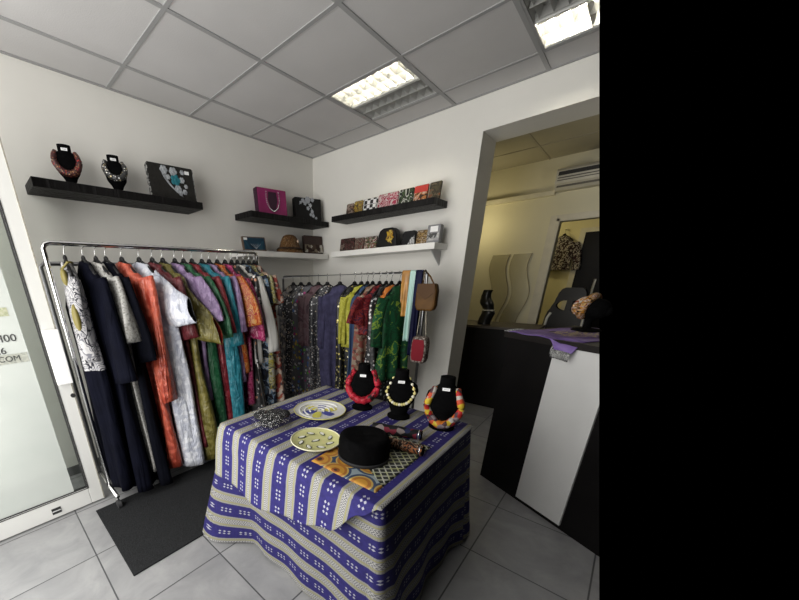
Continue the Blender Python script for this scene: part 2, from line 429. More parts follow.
MB().box((LX+.003,-3.098,.060),(LX+.0045,-3.052,.067)).build('label_stripe',plain('pale_stripe',(.6,.6,.6),.5),lb)
fi=MB().box((LX-.018,y0+.01,.143),(LX-.0165,-2.955,DT-.09)).build('hours_film',M['film'],dr)
band=prn('speckled_band',[(.62,.64,.42),(.70,.71,.52),(.52,.55,.36),(.66,.67,.45)],120)
band2=prn('speckled_grey_band',[(.55,.57,.50),(.66,.67,.58),(.45,.47,.42),(.6,.61,.52)],120)
MB().box((LX-.0164,-3.6,1.30),(LX-.0155,-2.985,1.345)).build('band',band,fi)
MB().box((LX-.0164,-3.6,1.045),(LX-.0155,-2.962,1.098)).build('band',band2,fi)
def text(body,size,loc,rot,mat,parent,name,align='RIGHT',ext=.0006):
    cu=bpy.data.curves.new(name,'FONT'); cu.body=body; cu.size=size; cu.extrude=ext; cu.align_x=align; cu.align_y='CENTER'
    o=bpy.data.objects.new(name,cu); COL.objects.link(o)
    dg=bpy.context.evaluated_depsgraph_get(); me=bpy.data.meshes.new_from_object(o.evaluated_get(dg)); bpy.data.objects.remove(o)
    me.name=name; o=bpy.data.objects.new(name,me); COL.objects.link(o); me.materials.append(mat)
    p=Vector(loc); q=parent
    while q is not None: p-=q.matrix_basis.translation; q=q.parent
    o.parent=parent; o.location=p; o.rotation_euler=rot
    return o
ink=plain('dark_lettering',(.05,.05,.05),.6)
RX=(pi/2,0,pi/2)
text('À 19H00',.056,(LX-.0146,-2.985,1.183),RX,ink,fi,'hours_line')
text('26',.05,(LX-.0146,-3.045,1.118),RX,ink,fi,'street_line')
text('.COM',.042,(LX-.0146,-2.995,1.072),RX,ink,fi,'web_line')

# ------------------------------------------------------------------ shelves
def shelf(label,lo,hi,m,name='wall_shelf'):
    return tag(MB().box(lo,hi).build(name,m,bevel=.002,loc=((lo[0]+hi[0])/2,(lo[1]+hi[1])/2,lo[2])),label,'shelf')
ZB=2.045; ZW=1.715
shelf('black floating shelf on the left wall above the clothes rail, holding two necklace busts',(.001,-2.675,1.995),(.26,-1.58,ZB),M['shelfblack'])
shelf('black floating shelf near the corner carrying the magenta bag',(.001,-1.10,1.995),(.26,-.02,ZB),M['shelfblack'])
shelf('white floating shelf on the left wall under the magenta bag',(.001,-1.20,1.665),(.26,-.02,ZW),M['shelfwhite'])
shelf('black floating shelf on the back wall with a row of printed pouches',(.5,-.26,1.995),(1.57,-.001,ZB),M['shelfblack'])
ws=thing('wall_shelf','white floating shelf on the back wall holding a rounded black bag','shelf',(1.05,-.13,1.665),world=True)
MB().box((.5,-.26,1.665),(1.615,-.001,ZW)).build('board',M['shelfwhite'],ws,bevel=.002)
MB().add([(1.555,-.001,1.665),(1.555,-.20,1.665),(1.555,-.001,1.54),(1.565,-.001,1.665),(1.565,-.20,1.665),(1.565,-.001,1.54)],[(0,1,2),(3,5,4),(0,3,4,1),(1,4,5,2),(2,5,3,0)]).build('bracket',plain('grey_bracket',(.5,.5,.5),.4),ws)

# ------------------------------------------------------------------ necklace busts
def interp(t,tab):
    for a,b in zip(tab,tab[1:]):
        if t<=b[0]:
            k=(t-a[0])/max(1e-9,b[0]-a[0]); k=k*k*(3-2*k)
            return [a[i]+(b[i]-a[i])*k for i in range(1,len(a))]
    return list(tab[-1][1:])
def bust_body(tab,n=28,rows=26):
    """front faces -Y ; tab rows (z, half width, half depth, y offset)"""
    R=[]; z0,z1=tab[0][0],tab[-1][0]
    for k in range(rows+1):
        z=z0+(z1-z0)*k/rows; wx,wy,yo=interp(z,tab)
        R.append([(wx*cos(2*pi*i/n),yo+wy*sin(2*pi*i/n),z) for i in range(n)])
    return MB().loft(R)
T_TAB=[(0,.060,.055,0),(.012,.060,.055,0),(.022,.042,.030,0),(.06,.052,.026,-.004),(.11,.074,.034,-.006),(.155,.090,.036,.004),(.185,.084,.034,.012),(.205,.056,.030,.016),(.222,.036,.030,.018),(.262,.034,.031,.018),(.265,.034,.031,.018)]
S_TAB=[(0,.035,.05,0),(.008,.035,.05,0),(.014,.016,.016,0),(.03,.034,.020,0),(.08,.062,.026,-.004),(.145,.080,.028,.0),(.165,.076,.026,.006),(.182,.045,.024,.01),(.19,.036,.022,.012),(.222,.036,.022,.012),(.224,.036,.022,.012)]
def bust(label,loc,rz,tab,tagz,tagy,name='display_bust'):
    r=thing(name,label,'display bust',loc,rz)
    bust_body(tab).build('torso',M['velvet'],r,smooth=True,auto=50)
    t=MB().box((-.017,tagy-.0015,tagz-.007),(.017,tagy+.0015,tagz+.007)).build('price_tag',M['tagw'],r)
    MB().box((-.011,tagy-.002,tagz-.0015),(.011,tagy-.0014,tagz+.0012)).build('print_line',plain('grey_print',(.35,.35,.38),.6),t)
    return r
def ucurve(wt,wm,zt,zb,tab,n=40,out=.012,yt=.01):
    """necklace line: from one side of the neck round the front to the other; front faces -Y"""
    P=[]
    for i in range(n+1):
        a=-1+2*i/n; s=abs(a)
        ang=a*pi*.5
        x=wm*sin(ang)*(1 if s<.75 else 1) 
        z=zb+(zt-zb)*(1-cos(ang))**1.15
        if s>.72:
            k=(s-.72)/.28; x*= (1-k*(1-wt/wm))
        wx,wy,yo=interp(min(max(z,tab[0][0]),tab[-1][0]),tab)
        q=min(1,abs(x)/max(wx,1e-4)); y=yo-wy*sqrt(max(0,1-q*q))-out+ (yt+out)*max(0,(s-.7)/.3)
        P.append((x,y,z))
    return P
def collar(name,label,loc,rz,path,rad,mat,lump=.2,extra=None,freq=9,cat='necklace'):
    r=thing(name,label,cat,loc,rz)
    m=MB(); N=len(path); 
    ph=rnd.random()*6
    m.tube(path,lambda t: rad*(.55+.45*sin(pi*min(1,max(0,t*.94+.03)))**.5)*(1+lump*sin(freq*2*pi*t+ph)),n=14)
    m.build('collar',mat,r,smooth=True)
    return r
def beads(name,label,loc,rz,path,rad,mats,cordm,step=1,part='bead'):
    r=thing(name,label,'necklace',loc,rz)
    MB().tube(path,.0016,n=6).build('cord',cordm,r)
    me=None
    for k,p in enumerate(path[::step]):
        mt=mats[k%len(mats)]
        b=MB().ball((0,0,0),rad,12,8,(1,1,1)).build(part,mt,r,smooth=True); b.location=p
    return r
# on the table
ZT=.72; TT=ZT+.004
redm=prn('red_black_fabric_beads',[(.50,.015,.03),(.62,.03,.06),(.30,.008,.015),(.02,.01,.01),(.55,.02,.05)],42,'noise',.45)
multi=prn('patchwork_wax_print',[(.75,.22,.03),(.55,.03,.03),(.80,.58,.05),(.62,.58,.52),(.10,.05,.06),(.70,.10,.04),(.35,.28,.30)],46,'cells',.5)
B1=(1.893,-1.615,TT); B2=(2.118,-1.59,TT); B3=(2.345,-1.565,TT)
RF=lambda b: atan2(EYE.x-b[0],-(EYE.y-b[1]))
bust('black velvet necklace bust wearing the red collar, leftmost on the table',B1,RF(B1)*.8,T_TAB,.205,-.024)
bust('black velvet necklace bust with the yellow bead string, middle of three on the table',B2,RF(B2)*1.0,T_TAB,.208,-.024)
bust('black velvet necklace bust wearing the patchwork collar, at the right table corner',B3,RF(B3)*.9,T_TAB,.21,-.021)
collar('necklace','chunky twisted red fabric necklace on the leftmost table bust',B1,RF(B1)*.8,ucurve(.050,.098,.225,.062,T_TAB,out=.012),.022,redm,.10)
yel=plain('yellow_bead',(.62,.55,.22),.3); crm=plain('cream_bead',(.75,.72,.58),.3)
beads('necklace','string of round yellow and cream beads on the middle table bust',B2,RF(B2),ucurve(.042,.080,.215,.088,T_TAB,n=40,out=.009),.0085,[yel,crm,yel],M['gold'],2)
collar('necklace','thick orange red and yellow patchwork fabric necklace on the right table bust',B3,RF(B3)*.9,ucurve(.050,.088,.205,.030,T_TAB,out=.012),.021,multi,.06)
# on the shelf
S1=(.15,-2.445,ZB+.001); S2=(.15,-2.165,ZB+.001)
RS=radians(75)
bust('tapered black necklace bust with red beaded collar, left end of the black shelf',S1,RS,S_TAB,.196,-.013)
bust('tapered black necklace bust with white and gold collar, beside the grey bag',S2,RS,S_TAB,.196,-.013)
rb=sequin('red_brown_beadwork',(.05,.012,.012),[(.45,.03,.03),(.30,.12,.06),(.12,.02,.02),(.42,.22,.10)],110,.75)
wb_=sequin('monochrome_beadwork',(.03,.03,.03),[(.85,.82,.75),(.55,.45,.25),(.08,.08,.08),(.7,.7,.7)],95,.8)
collar('necklace','dense red and brown beaded collar on the left shelf bust',S1,RS,ucurve(.052,.074,.19,.062,S_TAB,out=.006),.020,rb,.05)
collar('necklace','black white and gold beaded collar on the second shelf bust',S2,RS,ucurve(.05,.070,.19,.082,S_TAB,out=.006),.019,wb_,.08)

# ------------------------------------------------------------------ bags on the shelves
def slab_bag(name,label,cat,loc,rz,w,h,d,body,lean=6,trim=None,bev=.008):
    """upright flat bag, front faces -Y, leaning back"""
    r=thing(name,label,cat,loc,rz)
    Mx=Matrix.Rotation(radians(-lean),4,'X')
    m=MB().box((-w/2,-d/2,0),(w/2,d/2,h),M=Mx); m.build('body',body,r,bevel=bev,smooth=False)
    r['_lean']=lean; return r,Mx
def on_front(Mx,pts,d): return [tuple(Mx@Vector((x,-d/2-e,z))) for x,z,e in pts]
gb=plain('dark_grey_felt',(.022,.021,.019),.9,0,.2,30,spec=.15)
side=prn('zebra_edge',[(.6,.6,.58),(.03,.03,.03)],40,'swirl')
r,Mx=slab_bag('clutch_bag','dark grey rectangular bag with white and turquoise flower motif on the left wall shelf','bag',(.14,-1.755,ZB+.001),radians(84),.345,.245,.05,gb)
for s in (-1,1): MB().box((s*.1735-.0015,-.026,.01),(s*.1735+.0015,.026,.235),M=Mx).build('edge_piping',side,r)
fl_m=plain('pale_flower',(.33,.35,.37),.6,0,.35,40); tq=plain('turquoise_flower',(.012,.16,.20),.5)
def flower(x,z,rr,pet,mat,parent,Mx,d,name='flower'):
    m=MB()
    for k in range(pet):
        a=2*pi*k/pet; c=Mx@Vector((x+rr*.6*cos(a),-d/2-.003,z+rr*.6*sin(a)))
        m.ball(tuple(c),rr*.45,10,6,(1,.18,1))
    m.ball(tuple(Mx@Vector((x,-d/2-.005,z))),rr*.35,10,6,(1,.4,1))
    return m.build(name,mat,parent,smooth=True)
for x,z,rr in ((-.055,.205,.034),(.015,.20,.036),(.085,.205,.020),(.035,.085,.032),(.075,.150,.025),(-.03,.16,.02),(.085,.07,.022),(.10,.11,.018),(.05,.06,.022)):
    flower(x,z,rr*.85,6,fl_m,r,Mx,.05)
flower(.025,.145,.038,5,tq,r,Mx,.05)
m=MB()
for k in range(3):
    m.tube(on_front(Mx,[(-.075+.012*k+.16*t*t*.6+.02*t,.20-.15*t-.008*k,.003) for t in [i/12 for i in range(13)]],.05),.0022,n=6)
m.build('stem',fl_m,r,smooth=True)
MB().box((.105,-.029,.195),(.14,-.026,.218),M=Mx).build('price_tag',M['tagw'],r)

mg=plain('magenta_leather',(.25,.010,.10),.55,0,.12,10)
dk=plain('plum_panel',(.03,.004,.02),.7)
r,Mx=slab_bag('handbag','flat magenta bag with a beaded V neckline on the corner shelf','bag',(.14,-.745,ZB+.001),radians(82),.335,.235,.06,mg)
MB().box((-.1735,-.028,.0),(-.1655,.030,.232),M=Mx).build('side_edge',dk,r)
m=MB(); pts=[(-.045,.205),(.045,.205),(.055,.13),(.03,.055),(.0,.035),(-.03,.055),(-.055,.13)]
m.add(on_front(Mx,[(x,z,.0015) for x,z in pts],.06)+on_front(Mx,[(x,z,-.002) for x,z in pts],.06),[tuple(range(7)),tuple(range(13,6,-1))]+[(i,(i+1)%7,7+(i+1)%7,7+i) for i in range(7)])
m.build('neck_panel',dk,r)
pp=on_front(Mx,[(.075*sin(a*1.25)*(1-.0*abs(a)),.035+.165*(abs(a)/1.5)**1.7,.006) for a in [-1.5+3*i/26 for i in range(27)]],.06)
bm_=MB()
for p in pp: bm_.ball(p,.0062,8,5)
tag(bm_.build('bead_trim',M['silver'],r,smooth=True))

bk=plain('black_satin',(.006,.006,.0065),.45,0,.2,spec=.2)
r,Mx=slab_bag('handbag','black square bag with silver flower spray beside the corner','bag',(.14,-.235,ZB+.001),radians(75),.33,.222,.07,bk)
sv=plain('silver_grey_flower',(.42,.44,.48),.35,.3)
flower(-.01,.20,.034,6,sv,r,Mx,.07)
for x,z,rr in ((-.07,.19,.022),(-.045,.165,.02),(.05,.205,.022),(.02,.15,.02),(-.01,.12,.02),(.04,.09,.02),(.05,.05,.018),(.02,.06,.016),(-.10,.17,.015),(.09,.03,.013)): flower(x,z,rr,5,sv,r,Mx,.07)
m=MB(); m.tube(on_front(Mx,[(-.12+.2*t,.15+.06*sin(3*t)-.14*t*t,.003) for t in [i/12 for i in range(13)]],.07),.002,n=6); m.build('stem',sv,r)

# white shelf on the left wall
fr=plain('brown_frame',(.10,.065,.04),.5); bl=prn('deep_blue_print',[(.01,.03,.05),(.012,.05,.09),(.02,.09,.14)],14,'noise')
r,Mx=slab_bag('picture_box','flat deep blue box with brown border leaning on the white shelf','box',(.16,-1.005,ZW+.001),radians(80),.255,.135,.025,fr,14)
MB().box((-.112,-.0145,.014),(.112,-.0118,.122),M=Mx).build('front_panel',bl,r)
MB().box((-.112,-.018,.10),(-.075,-.0148,.12),M=Mx).build('price_tag',M['tagw'],r)
m=MB()
for k in range(5): m.tube(on_front(Mx,[(.01+(.012*(k-2))*t*2.2,.02+.045*t,.004) for t in (0,.5,1)],.025),.0015,n=5)
m.build('fern_sprig',fl_m,r)
br=prn('brown_leaf_print',[(.16,.075,.025),(.24,.12,.04),(.09,.04,.015),(.32,.20,.10)],30,'swirl')
r=thing('bucket_hat','brown leaf patterned dome shaped hat standing on the white shelf','hat',(.14,-.52,ZW+.001),radians(90))
n=36; R=[]
for z,a in ((.0,.175),(.006,.178),(.045,.155),(.05,.135),(.10,.118),(.14,.10),(.165,.08),(.178,.05),(.182,.01)):
    R.append([(a*cos(2*pi*i/n),.62*a*sin(2*pi*i/n),z) for i in range(n)])
MB().loft(R).build('crown',br,r,smooth=True)
R=[[( a*cos(2*pi*i/n),.64*a*sin(2*pi*i/n),z) for i in range(n)] for z,a in ((.036,.165),(.036,.170),(.054,.150),(.056,.142))]
MB().loft(R).build('band',prn('dark_brown_weave',[(.04,.02,.012),(.08,.05,.03),(.02,.01,.01)],50,'noise'),r,smooth=True)
MB().ball((.055,-.070,.115),.014,8,6,(1,.6,1)).build('button',plain('pearl_button',(.8,.6,.45),.3),r,smooth=True)
dbr=plain('dark_brown_cloth',(.035,.016,.012),.7)
r,Mx=slab_bag('pouch','dark brown square pouch with pale flowers, right end of the left white shelf','pouch',(.14,-.15,ZW+.001),radians(84),.27,.195,.05,dbr)
low=prn('pale_flower_print',[(.70,.66,.58),(.10,.06,.04),(.04,.02,.015),(.30,.25,.18)],26,'cells')
MB().box((-.138,-.0275,.02),(.138,-.0245,.10),M=Mx).build('printed_panel',low,r)

# black shelf on the back wall : pouches
pw=[('brown print pouch, first on the left of the black back shelf',.60,.69,.105,prn('p1',[(.20,.12,.09),(.35,.27,.22),(.08,.05,.04),(.28,.15,.10)],34,'noise')),
('small yellow and brown print pouch beside the checked one',.695,.80,.115,prn('p2',[(.45,.30,.03),(.10,.06,.03),(.55,.40,.08),(.20,.13,.10)],34,'swirl')),
('black and white checked pouch on the black back shelf',.805,.965,.115,None),
('pink and white print pouch in the middle of the black back shelf',.97,1.18,.125,prn('p4',[(.45,.04,.10),(.70,.62,.60),(.35,.02,.06),(.62,.40,.42)],26,'swirl')),
('black pouch with white and green leaf print',1.185,1.325,.128,prn('p5',[(.01,.01,.01),(.55,.58,.52),(.015,.015,.015),(.06,.10,.04)],24,'swirl')),
('pouch with red top and orange-white print',1.33,1.455,.130,prn('p6',[(.55,.12,.05),(.65,.55,.45),(.50,.20,.06),(.06,.03,.02)],24,'swirl')),
('olive brown print pouch at the right end of the black back shelf',1.46,1.565,.132,prn('p7',[(.10,.085,.045),(.05,.04,.025),(.16,.13,.08),(.24,.07,.03)],30,'noise'))]
b=NB('check_print'); n=b.new('ShaderNodeTexChecker'); b.L.new(b.map(b.coord(),scale=(30,.01,30)),n.inputs[0]); n.inputs[1].default_value=(.72,.72,.72,1); n.inputs[2].default_value=(.012,.012,.012,1); n.inputs[3].default_value=1.0
chk=b.fin(n.outputs[0],.6)
for lab,x0,x1,h,m in pw:
    m=m or chk
    r,Mx=slab_bag('pouch',lab,'pouch',((x0+x1)/2,-.15,ZB+.001),radians(0),x1-x0-.006,h,.022,m,10,bev=.006)
    MB().box((-(x1-x0)/2+.008,-.004,h-.002),((x1-x0)/2-.008,.004,h+.003),M=Mx).build('zip',plain('zip_metal',(.25,.22,.16),.4),r)
    if 'red top' in lab: MB().box((-(x1-x0)/2+.003,-.0135,h*.58),((x1-x0)/2-.003,.0,h-.003),M=Mx).build('top_panel',plain('red_cloth',(.45,.03,.02),.7),r)
# white shelf on the back wall
pw=[('dark red-brown patterned pouch at the left end of the white back shelf',.53,.715,.125,prn('q1',[(.045,.02,.016),(.12,.045,.04),(.03,.015,.012),(.22,.16,.13)],40,'noise')),
('brown and grey print pouch second from left on the white back shelf',.72,.835,.115,prn('q2',[(.14,.10,.075),(.30,.25,.2),(.05,.03,.025),(.2,.06,.05)],40,'swirl')),
('white flower print pouch on the white back shelf beside the rounded bag',.84,.985,.115,prn('q3',[(.06,.03,.03),(.55,.52,.45),(.25,.05,.06),(.10,.16,.06)],32,'swirl')),
('golden brown leather pouch between the black clutch and the grey box',1.39,1.495,.115,prn('q5',[(.20,.11,.03),(.45,.30,.12),(.10,.05,.02),(.55,.45,.33)],22,'swirl',.4))]
for lab,x0,x1,h,m in pw:
    r,Mx=slab_bag('pouch',lab,'pouch',((x0+x1)/2,-.15,ZW+.001),0,x1-x0-.006,h,.022,m,9,bev=.006)
    MB().box((-(x1-x0)/2+.008,-.004,h-.002),((x1-x0)/2-.008,.004,h+.003),M=Mx).build('zip',plain('zip_metal2',(.2,.18,.15),.4),r)
r=thing('handbag','rounded black bag with yellow map shaped print on the white back shelf','bag',(1.115,-.14,ZW+.001))
pro=[(-.105,0),(.105,0),(.108,.02),(.095,.11),(.078,.148),(.045,.165),(-.045,.165),(-.078,.148),(-.095,.11),(-.108,.02)]
m=MB(); m.prism([(x,z) for x,z in pro],-.05,.05,M=Matrix.Rotation(pi/2,4,'X')); m.build('body',plain('black_leather',(.007,.0065,.0065),.5,0,.2,spec=.2),r,bevel=.014)
yp=prn('yellow_print',[(.70,.45,.03),(.60,.35,.02),(.20,.10,.03),(.75,.55,.10)],40,'noise')
pts=[(.0,.13),(.04,.145),(.07,.13),(.06,.10),(.075,.08),(.05,.05),(.06,.03),(.02,.045),(-.005,.07),(.01,.10)]
m=MB(); m.prism(pts,.0515,.0545,M=Matrix.Rotation(pi/2,4,'X')); m.build('motif',yp,r)
r=thing('clutch_bag','grey-black clutch with silver foil front on the white back shelf','bag',(1.32,-.14,ZW+.001))
pro=[(-.07,0),(.07,0),(.072,.01),(.066,.10),(.055,.12),(-.04,.12),(-.058,.10)]
MB().prism(pro,-.025,.025,M=Matrix.Rotation(pi/2,4,'X')).build('body',bk,r,bevel=.008)
MB().prism([(0,.01),(.066,.01),(.06,.075),(.03,.06)],.0255,.028,M=Matrix.Rotation(pi/2,4,'X')).build('foil_panel',prn('crumpled_foil',[(.6,.6,.6),(.15,.15,.15),(.8,.8,.8),(.3,.3,.3)],40,'noise',.3,metal=.6),r)
r,Mx=slab_bag('gift_box','grey and white box at the right end of the white back shelf','box',(1.555,-.15,ZW+.001),0,.11,.14,.06,plain('grey_card',(.22,.22,.23),.6),4,bev=.003)
MB().box((-.03,-.0325,.085),(.035,-.0298,.128),M=Mx).build('white_panel',M['tagw'],r)
MB().box((-.05,-.0325,.02),(.05,-.0298,.075),M=Mx).build('picture_panel',prn('grey_picture',[(.1,.1,.1),(.5,.5,.5),(.75,.74,.72),(.25,.2,.2)],30,'noise'),r)
# ------------------------------------------------------------------ clothes rails
def rail1():
    r=thing('clothes_rack','long chrome double clothes rack along the left wall','clothes rack',(.45,-2.0,0),world=True)
    ya,yb=-2.755,-1.29; xf,xr=.55,.30; zf,zr=1.67,1.575
    MB().tube([(xf,ya,.09),(xf,ya,zf-.03),(xf,ya+.012,zf-.008),(xf,ya+.035,zf),(xf,yb-.035,zf),(xf,yb-.012,zf-.008),(xf,yb,zf-.03),(xf,yb,.09)],.0135,n=12).build('front_rail',M['chrome'],r,smooth=True)
    MB().tube([(xr,ya,.09),(xr,ya,zr-.02),(xr,ya+.02,zr),(xr,yb-.02,zr),(xr,yb,zr-.02),(xr,yb,.09)],.0125,n=12).build('rear_rail',M['dchrome'],r,smooth=True)
    for y in (ya,yb):
        MB().cyl((.10,y,.10),(.74,y,.10),.013).build('foot',M['chrome'],r,smooth=True)
        for x in (.12,.72):
            cs=MB(); cs.cyl((x,y-.012,.03),(x,y+.012,.03),.03,n=20); w_=cs.build('caster',M['rubber'],r,smooth=True,auto=40)
            MB().cyl((x,y,.03),(x,y,.11),.009).build('stem',M['chrome'],w_,smooth=True)
            w_.location=(0,0,0)
    return r
rail1()
def rail2():
    r=thing('clothes_rack','shorter steel clothes rack in front of the back wall','clothes rack',(.9,-.55,0),world=True)
    xa,xb,y,z=.045,1.715,-.55,1.483
    MB().tube([(xa,y,.09),(xa,y,z-.02),(xa+.02,y,z),(xb-.02,y,z),(xb,y,z-.02),(xb,y,.09)],.0115,n=12).build('rail',M['dchrome'],r,smooth=True)
    for x in (xa,xb):
        MB().cyl((x,y-.23,.10),(x,y+.23,.10),.012).build('foot',M['dchrome'],r,smooth=True)
        for yy in (y-.21,y+.21):
            w_=MB().cyl((x-.01,yy,.03),(x+.01,yy,.03),.03,n=20).build('caster',M['rubber'],r,smooth=True,auto=40)
            MB().cyl((x,yy,.03),(x,yy,.11),.009).build('stem',M['dchrome'],w_,smooth=True)
    return r
rail2()

# hanger : built once, hook round the rail at the origin, shoulders below
HD=.085
def make_hanger():
    r=thing('clothes_hanger','','hanger')
    m=MB(); m.tube([(-.125,0,-HD-.085),(-.10,0,-HD-.06),(-.05,0,-HD-.018),(0,0,-HD+.012),(.05,0,-HD-.018),(.10,0,-HD-.06),(.125,0,-HD-.085)],.009,n=10)
    m.tube([(-.115,0,-HD-.078),(.115,0,-HD-.078)],.004,n=8); m.ball((0,0,-HD+.012),.018,10,6,(1.2,.6,1))
    m.build('shoulder_bar',M['plastic_black'],r,smooth=True)
    hk=[(0,0,-HD+.01),(0,0,-.04)]+[(0+.0*cos(a),.0175*sin(a)*1.0,.0+.0175*cos(a)) for a in [pi*.9-i*pi*1.5/10 for i in range(11)]]
    MB().tube(hk,.0022,n=6).build('hook',M['chrome'],r,smooth=True)
    return r
hang0=make_hanger(); used=[False]
def place_hanger(loc,rz,label,group):
    r=hang0 if not used[0] else dup(hang0); used[0]=True
    r.location=loc; r.rotation_euler=(0,0,rz); r['label']=label; r['category']='hanger'; r['group']=group
    return r

def garment(name,label,cat,loc,rz,mat,L=1.45,ws=.20,wh=.24,d=.028,dh=.05,fold=.024,nf=6,sleeve=None,smat=None,seed=0,waist=None,neck=.07,lower=None,lower_z=.6,lining=None,group=None,hem_tilt=0,collarm=None):
    """hangs from the shoulders; local X across the shoulders, top of the collar at z=0"""
    R=random.Random(seed); p1,p2,p3=[R.uniform(0,6.28) for _ in range(3)]
    r=thing(name,label,cat,loc,rz,group)
    tab=[(0,neck,.022),(.012,neck+.010,.028),(.06,ws*.62,.036),(.12,ws*.93,.038),(.17,ws,d+.008),(.45,waist or (ws*.98+wh*.02),d+.008),(L,wh,dh)]
    n=44; rows=34
    def ring(z):
        w_,dd=interp(z,tab); t=z/L; out=[]
        for i in range(n):
            a=2*pi*i/n; c,s=cos(a),sin(a); x=w_*c*(1+.03*sin(3*z+p3))
            y=dd*(abs(s)**.7)*(1 if s>=0 else -1)
            am=fold*min(1,max(0,(z-.12)/.6))
            y+=am*sin(nf*pi*x/max(w_,.05)*.5+p1+1.2*z)+am*.5*sin(nf*1.9*x/max(w_,.05)+p2-2*z)
            x+=.012*t*sin(6*z+p2)
            zz=-z - (.05*abs(x/ws) if z<.06 else 0) + t*hem_tilt*x
            out.append((x,y,zz))
        return out
    zs=[L*(k/rows)**1.25 for k in range(rows+1)]
    if lower:
        za=[z for z in zs if z<lower_z]+[lower_z]; zb=[lower_z]+[z for z in zs if z>lower_z]
        MB().loft([ring(z) for z in za],True,False).build('bodice',mat,r,smooth=True)
        MB().loft([ring(z) for z in zb],False,True).build('skirt',lower,r,smooth=True)
    else: MB().loft([ring(z) for z in zs],True,True).build('body',mat,r,smooth=True)
    if collarm is not None:
        cb=MB(); K=[( (neck+.02)*cos(a),.030*sin(a)-.002,-.012-.035*max(0,-sin(a))) for a in [2*pi*i/24 for i in range(24)]]
        cb.tube(K,.006,n=8,closed=True); cb.build('collar',collarm,r,smooth=True)
    if sleeve:
        sides=sleeve.get('sides',(1,-1)); sl=sleeve['len']; out=sleeve.get('out',.06); r0=sleeve.get('r0',.055); r1=sleeve.get('r1',.05); dy=sleeve.get('dy',0); th=sleeve.get('th',.022); drop=sleeve.get('drop',1.0)
        for sgn in sides:
            rings=[]; K=16; nn=20; q=R.uniform(0,6)
            # path leaves the shoulder then bends down
            wing=sleeve.get('wing')
            for k in range(K+1) if wing else ():
                t=k/K; zc0,h0,zc1,h1=wing; zc=-(zc0+(zc1-zc0)*t); h=h0+(h1-h0)*t**.8; xx=sgn*(ws*.62+(out+ws*.38)*t)
                rings.append([(xx+.020*cos(2*pi*i/nn)*0+.010*sin(4*(zc+h*cos(2*pi*i/nn))*6+q)*t+sgn*.03*t*(1-cos(2*pi*i/nn)),th*(1-.35*t)*sin(2*pi*i/nn)+.016*sin(9*t+q)*t+.012*sin(18*h*cos(2*pi*i/nn)+q),zc+h*cos(2*pi*i/nn)) for i in range(nn)])
            for k in range(K+1) if not wing else ():
                t=k/K
                cx_=sgn*(ws*.86+out*(1-(1-t)**1.7)); cz=-.105-sl*(t**1.12)*drop; cy_=dy*t+.006*sin(5*t+q)
                w_=r0+(r1-r0)*t**1.2; tt=th*(.9+.5*t)
                tl=sleeve.get('tilt',.25)*sgn
                ring_=[]
                for i in range(nn):
                    a=2*pi*i/nn; u=w_*cos(a); v=tt*sin(a)*(1+.25*sin(3*a+q+4*t))
                    ring_.append((cx_+u*cos(tl),cy_+v+.010*t*sin(5*u/max(w_,.02)+q),cz+u*sin(tl)*(1 if sgn>0 else 1)))
                rings.append(ring_)
            s_=MB().loft(rings,True,False).build('sleeve',smat or mat,r,smooth=True,solid=.002)
            if lining:
                inn=[[ (p[0]*.998+.0*sgn,p[1],p[2]) for p in rr] for rr in rings[-5:]]
                cx0=[sum(p[j] for p in rings[-1])/nn for j in range(3)]
                inner=[[tuple(cx0[j]*0+ (sum(p[j] for p in rr)/nn)+(p[j]-sum(p_[j] for p_ in rr)/nn)*.93 for j in range(3)) for p in rr] for rr in rings[-5:]]
                MB().loft(inner,False,False).build('lining',lining,s_,smooth=True)
    return r

# fabrics
F={}
F['paisley']=prn('black_white_paisley',[(.58,.57,.58),(.03,.03,.04),(.50,.49,.50),(.22,.22,.25),(.66,.65,.64)],30,'swirl')
F['mustard']=plain('mustard_panel',(.16,.13,.025),.5)
F['navy']=plain('navy_wool',(.0026,.003,.0072),.85,0,.25,12,spec=.06)
F['navy2']=plain('blue_black_wool',(.003,.0034,.0065),.85,0,.25,12,spec=.06)
F['silverdot']=prn('silver_brocade',[(.50,.49,.46),(.58,.57,.53),(.32,.31,.29),(.62,.61,.58)],110,'cells',.35)
F['coral']=satin('coral_red_satin',(.33,.028,.018),(.62,.13,.07),.28,k=.8)
F['silver']=satin('silver_white_satin',(.30,.32,.40),(.70,.72,.77),.26,k=1)
F['maroon']=satin('maroon_satin',(.10,.008,.012),(.20,.02,.03),.4)
F['olive']=satin('olive_satin',(.10,.085,.012),(.27,.23,.05),.33)
F['redlin']=satin('red_lining',(.35,.02,.015),(.55,.05,.03),.4)
F['lilac']=satin('lilac_satin',(.26,.16,.34),(.42,.29,.50),.42)
F['green']=satin('emerald_satin',(.008,.09,.03),(.018,.16,.06),.42)
F['red']=satin('crimson_satin',(.22,.012,.02),(.38,.025,.04),.4)
F['teal']=satin('turquoise_satin',(.015,.20,.28),(.035,.34,.42),.35)
F['orange']=prn('orange_red_brocade',[(.42,.05,.02),(.62,.20,.04),(.50,.08,.02),(.70,.34,.10),(.40,.04,.04)],34,'noise',.35)
F['pink']=prn('magenta_brocade',[(.40,.02,.12),(.60,.10,.24),(.30,.015,.08),(.68,.28,.38)],34,'noise',.35)
F['blackdot']=sequin('black_dotted',(.014,.014,.014),[(.7,.65,.6),(.4,.2,.12),(.6,.6,.6)],34,.4)
F['cream']=plain('cream_cotton',(.50,.49,.46),.7,0,.06,8,spec=.14)
F['blackflo']=prn('black_floral',[(.015,.015,.018),(.02,.03,.06),(.015,.015,.018),(.20,.30,.42),(.55,.52,.48)],30,'noise')
